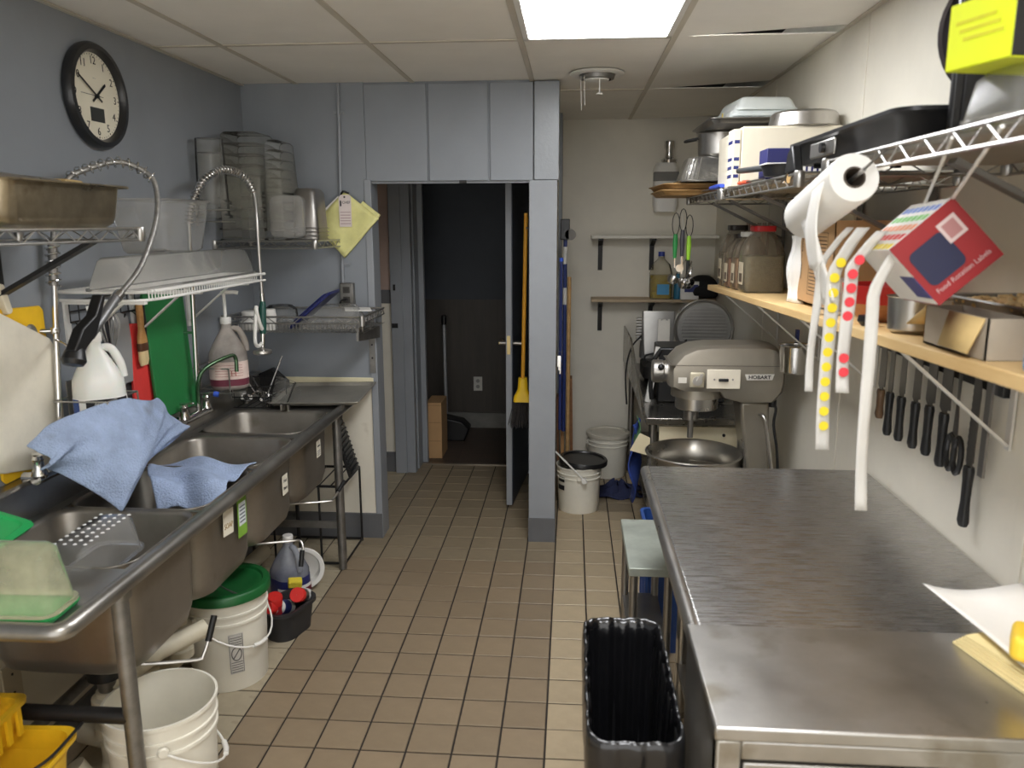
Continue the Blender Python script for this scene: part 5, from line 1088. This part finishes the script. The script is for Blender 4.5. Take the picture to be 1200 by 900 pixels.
# cup, bowl, measuring cup, tray of peanuts, cartons
t = thing('deli_cup', 'clear lidded deli cup on the pine shelf by the kraft box', 'cup', (.80,-.90,zs(-.9)))
MB().lathe([(.001,0),(.032,0),(.034,.004),(.042,.1),(.046,.102)], n=28).build('cup', clear2, t, solid=.0015); MB().lathe([(.001,.106),(.046,.106),(.048,.1),(.046,.097)], n=28).build('lid', clear2, t)
t = thing('mixing_bowl', 'shallow red and wood-toned bowl on the pine shelf', 'bowl', (.885,-1.07,zs(-1.07)))
MB().lathe([(.001,.006),(.045,.0),(.06,.004),(.1,.05),(.108,.095),(.102,.095),(.094,.052),(.055,.012),(.001,.012)], n=40).build('body', M('bowl_red', (196,40,40), .4), t); MB().lathe([(.0612,.004),(.0985,.048)], n=40).build('lower_band', wood('bowl_wood', (196,140,92), (168,110,70)), t)
MB().lathe([(.001,.028),(.02,.026),(.022,.012),(.012,0),(.001,0)], n=20).build('pot_cover', M('knob_black', (24,24,24), .4), None, (.79,-1.215,zs(-1.215))); k_ = bpy.data.objects['pot_cover']; tag(k_, 'small black jar cover lying near the red bowl', 'cover')
t = thing('measuring_cup', 'round steel measuring cup near the open carton', 'cup', (.83,-1.375,zs(-1.375)))
MB().lathe([(.001,.002),(.04,.0),(.05,.01),(.053,.08),(.056,.083),(.052,.083),(.047,.012),(.001,.008)], n=36).build('body', steel, t); MB().bar((.05,.0,.075),(.15,.02,.075), .018, .004).build('handle', steel, t, bevel=.001)
t = hotel_pan('peanut_tray', 'grey steel tray of peanut shells behind the open carton', .955, -1.60, zs(-1.6), .15, .34, .085, steel_d, 0, None, .012, .02)
b = MB()
for k in range(420):
    x, y = random.uniform(-.068,.068), random.uniform(-.16,.16); z = .07+random.uniform(0,.028)*(1-abs(y)/.2); a = random.uniform(0,6.28); d = Vector((math.cos(a),math.sin(a),random.uniform(-.3,.3)))*.012
    b.tube([Vector((x,y,z))-d, Vector((x,y,z))-d*.4, Vector((x,y,z))+d*.4, Vector((x,y,z))+d], [.003,.0055,.005,.003], 5)
b.build('peanut_shells', M('peanut', (222,192,140), .8, 0, .2, 30), t, kind='stuff'); MB().box(-.07,.07,-.165,.165,.01,.07).build('shell_bed', M('peanut', (222,192,140), .8, 0, .2, 30), t)
t = thing('open_carton', 'small open carton with flaps folded out near the peanuts', 'box', (.84,-1.70,zs(-1.7)))
kc = M('carton_tan', (204,176,120), .8, 0, .06, 8); kg = M('carton_grey', (168,158,142), .8)
MB().box(-.07,.0,-.12,.12,0,.004).box(-.07,-.067,-.12,.12,0,.075).box(-.003,0,-.12,.12,0,.075).box(-.07,0,-.12,-.117,0,.075).box(-.07,0,.117,.12,0,.075).build('carton', kg, t)
MB().add([(-.068,.12,.074),(0,.12,.074),(-.01,.20,.028),(-.072,.20,.028)], [(0,1,2,3)]).build('flap', kc, t, solid=.003); MB().add([(-.07,-.11,.074),(-.07,.02,.074),(-.09,.01,.012),(-.09,-.10,.012)], [(0,1,2,3)]).build('flap', kc, t, solid=.003)
tag(MB().box(-.025,.025,-.035,.035,0,.06).build('blue_sponge', M('sponge_blue', (110,160,214), .9, bump=.4, bscale=90), None, (.785,-1.985,zs(-1.985)), (0,0,.2), bevel=.012, seg=3), 'blue sponge block on the pine shelf edge', 'sponge')
tag(MB().ball((0,0,.12), (.085,.075,.12), 28, 16).build('white_sack', M('white_sack_plastic', (234,232,228), .5, bump=.2, bscale=12), None, (.885,-1.905,zs(-1.905)-.002)), 'rounded white plastic sack on the pine shelf', 'bag')
# hanging utensils at the far shelf end
def hung(name, label, x, y, z, hm, cat, hl=.085):
    t = thing(name, label, cat, (x,y,z), 0, 'utensils hung at the shelf end')
    MB().tube([(.018*math.cos(a*.5236),0,.10+.055*math.sin(a*.5236)) for a in range(12)], .0022, 6, closed=True).build('loop', black, t)
    MB().loft([rrect(.02,.016,.006,3,.05), rrect(.024,.018,.007,3,.0), rrect(.018,.014,.005,3,-hl+.02), rrect(.012,.01,.004,3,-hl+.05-.04)]).build('handle', hm, t, sharp=60); return t
t = hung('peeler', 'green-handled peeler hung on a black cord loop', .592, .94, 1.60, M('handle_green', (30,130,60), .4), 'peeler')
MB().bar((0,0,-.07),(0,0,-.12), .012, .006).build('blade', chrome, t)
t = hung('can_opener', 'black-handled opener hung between green and lime tools', .626, .93, 1.62, M('handle_grey', (60,58,64), .4), 'opener', .1)
MB().bar((0,0,-.08),(0,0,-.17), .02, .008).build('jaw', chrome, t); MB().cyl((-.01,-.012,-.14),(-.01,.012,-.14), .02, n=16).build('wheel', chrome, t)
t = hung('corer', 'lime-handled corer hung from the shelf end', .66, .94, 1.59, M('handle_lime', (150,206,50), .4), 'corer')
MB().cyl((0,0,-.07),(0,0,-.16), .009, n=12).build('tube', black, t)
for k, (x, y, z) in enumerate(((.575,.94,1.40),(.635,.93,1.38),(.665,.95,1.385))):
    t = thing('measuring_scoop', ('steel measuring scoop beneath the green peeler','steel measuring scoop beneath the black-handled opener','steel measuring scoop beneath the lime corer')[k], 'scoop', (x,y,z), 0, 'scoops under the hung tools', rot=(.4*k,.5-.4*k,.2))
    MB().lathe([(.001,0),(.02,.003),(.03,.02),(.032,.04),(.03,.04),(.018,.007)], n=22).build('cup', chrome, t); MB().bar((0,0,.04),(.01,0,.15), .012, .003).build('handle', chrome, t)
MB().tube(spline([(.62,.935,1.75),(.63,.925,1.66),(.62,.925,1.55),(.63,.925,1.44)],6), .0016, 6).build('white_string', white_p, None); tag(bpy.data.objects['white_string'], 'white string tying the scoops up to the shelf end', 'string')
# ------------------------------------------------------------------ on the wire shelves
brd = wood('tray_board', (196,160,108), (150,112,66), .6)
t = thing('cardboard_sheet', 'two stacked brown trays jutting past the far shelf end', 'tray', (.72,.86,ZW))
for k in range(2):
    MB().loft([rrect(.44,.50,.04,4,.028*k), rrect(.47,.53,.04,4,.028*k+.018), rrect(.49,.55,.04,4,.028*k+.02)], True, False).build('tray', brd, t, rot=(0,0,.05*k), solid=.004)
foil = M('foil', (205,204,200), .25, .9, .08, 30, bump=.5, bscale=18)
t = thing('foil_pan', 'upside down fluted foil roasting pan on the brown trays', 'pan', (.735,.66,ZW+.055))
rings = []
for z, s in ((0,1.0),(.006,.98),(.10,.80),(.108,.76)):
    rings.append([(x*s*(1+(.012 if (i % 2) else -.012)), y*s*(1+(.012 if (i % 2) else -.012)), z) for i, (x, y, _) in enumerate(rrect(.36,.30,.08,14))])
MB().loft(rings, False, True).build('pan', foil, t, sharp=20); MB().tube(rrect(.37,.31,.08,8,.003), .005, 6, closed=True).build('rim', foil, t)
t = thing('stock_pot', 'steel saucepan with dark side handles on the foil pan', 'pot', (.735,.62,ZW+.166))
MB().lathe([(.001,0),(.085,0),(.095,.01),(.10,.10),(.106,.102),(.103,.106),(.095,.1),(.088,.012),(.001,.008)], n=40).build('body', steel, t); MB().tube(spline([(-.10,-.03,.08),(-.15,-.02,.07),(-.15,.02,.07),(-.10,.03,.08)],5), .006, 8).build('handle', blackm, t)
t = thing('sheet_pan', 'dark steel sheet pan balanced across the saucepan', 'pan', (.83,.50,ZW+.275))
MB().loft([rrect(.36,.46,.03,4,0), rrect(.39,.49,.03,4,.016), rrect(.41,.51,.03,4,.017)], True, False).build('pan', steel_d, t, solid=.003)
for k in range(3): tub('white_tub', 'long white plastic tub, %s of three nested on the sheet pan' % ('lowest','middle','topmost')[k], .83+.012*k, .47-.004*k, ZW+.281+.024*k, .24, .34-.01*k, .052, M('tub_milky', (226,232,230), .4, 0, .03), .05*k, up=False, taper=.012, group='white tubs nested on the sheet pan', cat='tub', r=.02, lip=.008)
tag(MB().box(-.001,.001,-.012,.012,-.018,.018).build('yellow_sticker', M('sticker_yellow', (236,214,110), .6), None, (.706,.42,ZW+.312)), 'pale yellow sticker on the nested white tubs', 'sticker')
# corrugated carton + navy box
t = thing('white_carton', 'big white corrugated carton filling the middle wire shelf', 'box', (.85,.04,ZW+.001))
cw = M('carton_white', (222,214,194), .8, 0, .04, 5, bump=.1, bscale=60, stretch=(1,8,.2))
MB().box(-.175,.18,-.22,.24,0,.205).build('carton', cw, t, bevel=.003); MB().box(-.17,.175,-.215,.235,.205,.209).build('top_flap', cw, t)
MB().box(-.205,-.178,-.215,-.12,0,.20).build('end_flap', cw, t, bevel=.002)
for z in (.03,.06,.09,.15): MB().box(-.2055,-.205,-.205,-.13,z,z+.012).box(-.2,-.182,-.2158,-.215,z,z+.012).build('blue_print', navyb, t)
t = thing('tray_lid_pan', 'round cake pan upside down on the white carton', 'pan', (.92,-.06,ZW+.211))
MB().lathe([(.13,0),(.136,.002),(.128,.006),(.118,.05),(.108,.058),(.001,.06)], n=44).build('pan', steel, t)
t = thing('navy_box', 'navy and white printed box in front of the corrugated carton', 'box', (.825,-.44,ZW+.001))
MB().box(-.13,.13,-.05,.06,0,.105).build('carton', M('navy_card', (40,42,98), .5), t, bevel=.002); MB().box(-.1305,.1305,-.0508,.0605,.042,.06).build('white_stripe', paper, t); MB().box(-.05,.12,-.0512,-.0506,.012,.098).build('white_panel', paper, t)
for k in range(9): MB().box(-.04+.017*k,-.033+.017*k,-.0516,-.0511,.03,.085).build('bar_print', M('navy_card', (40,42,98), .5), t)
# black griddle tray and skillet
blk = M('satin_black', (34,34,36), .35, 0, .1, 6)
t = thing('griddle_tray', 'long black griddle with silver control panel on the shelves', 'griddle', (.83,-1.22,1.8465))
MB().loft([rrect(.26,.72,.04,5,.01), rrect(.30,.78,.05,5,.055), rrect(.32,.80,.05,5,.06), rrect(.32,.80,.05,5,.068), rrect(.28,.74,.05,5,.06)], True, True).build('body', blk, t, sharp=45)
MB().box(-.158,-.150,-.02,.17,.014,.052).build('control_panel', steel, t, bevel=.004); MB().cyl((-.158,.05,.033),(-.168,.05,.033), .012, n=16).build('knob', black, t)
for s in (1,): MB().tube(spline([(-.08,s*.38,.05),(-.08,s*.46,.07),(.08,s*.46,.07),(.08,s*.38,.05)],5), .012, 10).build('handle', blk, t)
for x in (-.1,.1):
    for y in (-.28,.28): MB().cyl((x,y,0),(x,y,.02), .014, n=10).build('foot', rubber, t)
t = thing('skillet', 'black long-handled skillet in front of the navy box', 'skillet', (.685,-.73,1.837))
MB().lathe([(.001,0),(.05,0),(.06,.03),(.064,.032),(.058,.034),(.048,.006),(.001,.005)], n=32).build('pan', blk, t); MB().bar((-.02,.05,.03),(-.03,.46,.045), .03, .018).build('handle', M('handle_charcoal', (58,60,62), .4), t, bevel=.007)
t = thing('scissors', 'orange-handled scissors at the shelf edge under the skillet', 'scissors', (.672,-.30,1.834)); og = M('handle_orange', (226,84,54), .4)
for s in (0,1): MB().tube([(.012*math.cos(a*.5236), -.0+.03*s*2+.028*math.sin(a*.5236), .008) for a in range(12)], .006, 8, closed=True).build('finger_loop', og, t)
MB().bar((0,-.03,.008),(.01,-.2,.008), .016, .004).build('blade', steel, t)
t = thing('blue_knife', 'blue-handled bread knife at the edge of the brown trays', 'knife', (.665,.26,1.838)); MB().loft([[(x,-.14,z+.012) for x,z,_ in rrect(.02,.014,.005,3)], [(x,-.05,z+.012) for x,z,_ in rrect(.026,.018,.006,3)], [(x,.10,z+.012) for x,z,_ in rrect(.024,.016,.006,3)]]).build('handle', M('handle_blue', (58,86,196), .4), t); MB().box(-.012,.012,.10,.32,.008,.011).build('blade', steel, t)
t = thing('binder_clip', 'clear plastic clip with black spring on the shelf corner', 'clip', (.655,-.975,1.834)); MB().prism([(-.05,0),(.05,0),(.03,.05),(-.01,.07)], 'x', -.012, .012).build('body', black, t, bevel=.004); MB().bar((0,.02,.0),(0,.07,-.02), .02, .008).build('jaw', chrome, t)
# upright black tray, clear bins, yellow box
t = thing('black_tray', 'tall black cafeteria tray standing on end on the shelf', 'tray', (.755,-1.65,1.846), .04)
MB().loft([[(x,-.008,y+.24) for x,y,_ in rrect(.02,.48,.008,4)], [(x,.008,y+.24) for x,y,_ in rrect(.02,.48,.008,4)]]).build('edge', blk, t, bevel=.004); MB().box(.008,.22,-.008,.004,0,.48).build('panel', blk, t, bevel=.004)
tag(MB().lathe([(.12,-.008),(.125,0),(.12,.008),(.001,.008),(.001,-.008)], axis='y', n=40).build('dark_lid', M('dark_grey_lid', (62,56,58), .4), None, (.86,-1.595,2.042)), 'round dark pan lid standing behind the black tray', 'lid')
for k in range(3):
    tub('lexan_bin', 'tall clear bin on end, %s from the black tray' % ('first','second','third')[k], .935, -1.755-.065*k, 1.846, .19, .06, .36, clear2, 0, up=True, taper=.006, r=.015, group='clear bins beside the black tray', lip=.006)
tub('clear_carton', 'low clear plastic tub under the neon yellow box', .745, -1.935, 1.846, .15, .13, .075, clear2, .1, up=False, taper=.008, r=.015, lip=.006)
t = thing('neon_box', 'neon yellow and black carton stacked near the clear bins', 'box', (.72,-1.945,1.922), .28)
ny = M('neon_yellow', (220,232,30), .5, 0, .03)
MB().box(-.085,.085,-.06,.06,0,.09).build('carton', black, t, bevel=.002); MB().box(-.0862,-.085,-.06,.06,0,.09).build('neon_side', ny, t); MB().box(-.085,.085,-.06,.06,-.0012,.0).build('neon_base', ny, t)
for k in range(3): MB().box(-.0868,-.0862,-.045+.008*k,.03+.008*k,.036+.012*k,.041+.012*k).build('print_line', M('print_orange', (206,204,40), .6), t)
# film roll
t = thing('bag_roll', 'white roll of plastic bags hung under the shelf corner', 'roll', (.592,-1.49,1.750), 0, rot=(-.27,0,.05))
rm = M('roll_white', (236,234,228), .55, 0, .03, 6, bump=.1, bscale=20)
MB().lathe([(.02,-.135),(.046,-.135),(.048,-.13),(.048,.13),(.046,.135),(.02,.135),(.02,-.135)], axis='y', n=40).build('roll', rm, t); MB().lathe([(.021,-.136),(.021,.136),(.017,.136),(.017,-.136),(.021,-.136)], axis='y', n=24).build('core', M('core_dark', (70,60,50), .7), t)
MB().cyl((0,-.18,0),(0,.16,0), .004, n=8).build('hanger_rod', zinc, t)
for y in (-.17,.15): MB().cyl((0,y,0),(.056,y+.02,.05 if y < 0 else .115), .003, n=6).build('hanger_wire', zinc, t)
MB().grid(lambda u, v: Vector((-.048-.012*math.sin(v*3), -.11+.06*u+.02*v, .0-.15*v-.012*(1-abs(2*u-1))*(v>.9))), 4, 12).build('loose_tail', rm, t, solid=.002)
MB().grid(lambda u, v: Vector((-.035+.02*v, .0+.06*u-.06*v, -.03-.19*v)), 4, 12).build('long_tail', rm, t, solid=.002)
# rotation label box on strings
t = thing('label_dispenser', 'red box of food rotation labels dangling on white strings', 'box', (.72,-1.75,1.652), 0, rot=(-.05,math.radians(-43),-.06))
rd = M('box_red', (142,24,28), .5, 0, .06, 6); W = .066
MB().box(-W,W,0,.22,-W,W).build('carton', paper, t, bevel=.002); MB().box(-W,W,-.0015,0,-W,W).build('red_face', rd, t); MB().box(-W,W,.0,.20,-W-.001,-W).build('red_base', rd, t)
text('Food Rotation Labels', .0125, M('label_pale', (196,170,168), .6), t, (.0,-.0022,-.046), (R90,0,0), ext=.0003)
MB().loft([[(x-.018,-.003,z-.0) for x,z,_ in rrect(.072,.072,.012,4)], [(x-.018,-.0016,z) for x,z,_ in rrect(.072,.072,.012,4)]]).build('navy_panel', M('navy_print', (26,30,62), .5), t)
MB().box(.014,.05,-.0032,-.0016,.006,.046).build('white_frame', M('label_pale2', (206,186,182), .6), t); MB().box(.02,.044,-.0038,-.0032,.012,.04).build('frame_print', M('print_rose2', (170,120,118), .6), t)
MB().box(-W-.001,-W,.0,.08,-.05,.0).build('blue_corner', M('label_blue2', (60,66,130), .5), t)
cols = [M('dot_yellow', (238,214,40), .6), M('dot_red', (222,60,70), .6), M('dot_green', (110,190,90), .6), M('dot_orange', (240,160,120), .6), M('dot_blue', (110,140,210), .6)]
for r_, (x, cm) in enumerate(((-.055,0),(-.03,1),(-.005,3),(.02,2),(.045,4))):
    for k in range(7): MB().box(x-.009,x+.005,.012+.029*k,.03+.029*k,W,W+.0008).build('printed_dot', cols[cm], t)
stm2 = M('strip_white', (204,202,196), .6)
for i, (x, y, z0, z1, cm, wdt, lean) in enumerate(((.578,-1.60,1.668,1.25,0,.026,.004),(.594,-1.655,1.662,1.38,1,.024,.0),(.612,-1.72,1.65,1.165,None,.022,.012),(.570,-1.55,1.668,1.36,None,.016,-.008))):
    st = thing('label_strip', ['white label tape with yellow dots hanging from the red box','white label tape with red dots hanging from the red box','long plain white tape hanging from the red box','short plain tape hanging behind the yellow-dotted one'][i], 'label tape', (x,y,z0))
    L_ = z0-z1
    curve = lambda v: Vector((.052*(max(0,.16-v)/.16)**1.6+.008*math.sin(v*5)*(1-v)+lean*v, .012*math.sin(v*4), -L_*v+.025*max(0,.1-v)/.1))
    MB().grid(lambda u, v: curve(v)+Vector(((u-.5)*wdt, .004*math.sin(v*8+u), 0)), 3, 24).build('tape', stm2, st, solid=.0012)
    if cm is not None:
        n = 12 if cm == 0 else 9
        for k in range(n):
            v = .1+.85*k/n
            if cm == 1 and k in (5,6): continue
            p = curve(v); MB().cyl(p+Vector((0,-.004,0)), p+Vector((0,-.0052,0)), .0095, n=14).build('dot', cols[cm], st)
for i, (a, b) in enumerate((((.65,-1.89,1.83),(.738,-1.60,1.734)), ((.65,-2.035,1.83),(.722,-1.752,1.744)))):
    tag(MB().cyl(a, b, .003, n=8).build('hanging_string', white_p, None), ['white string holding the back of the red label box','white string holding the printed front of the red label box'][i], 'string')
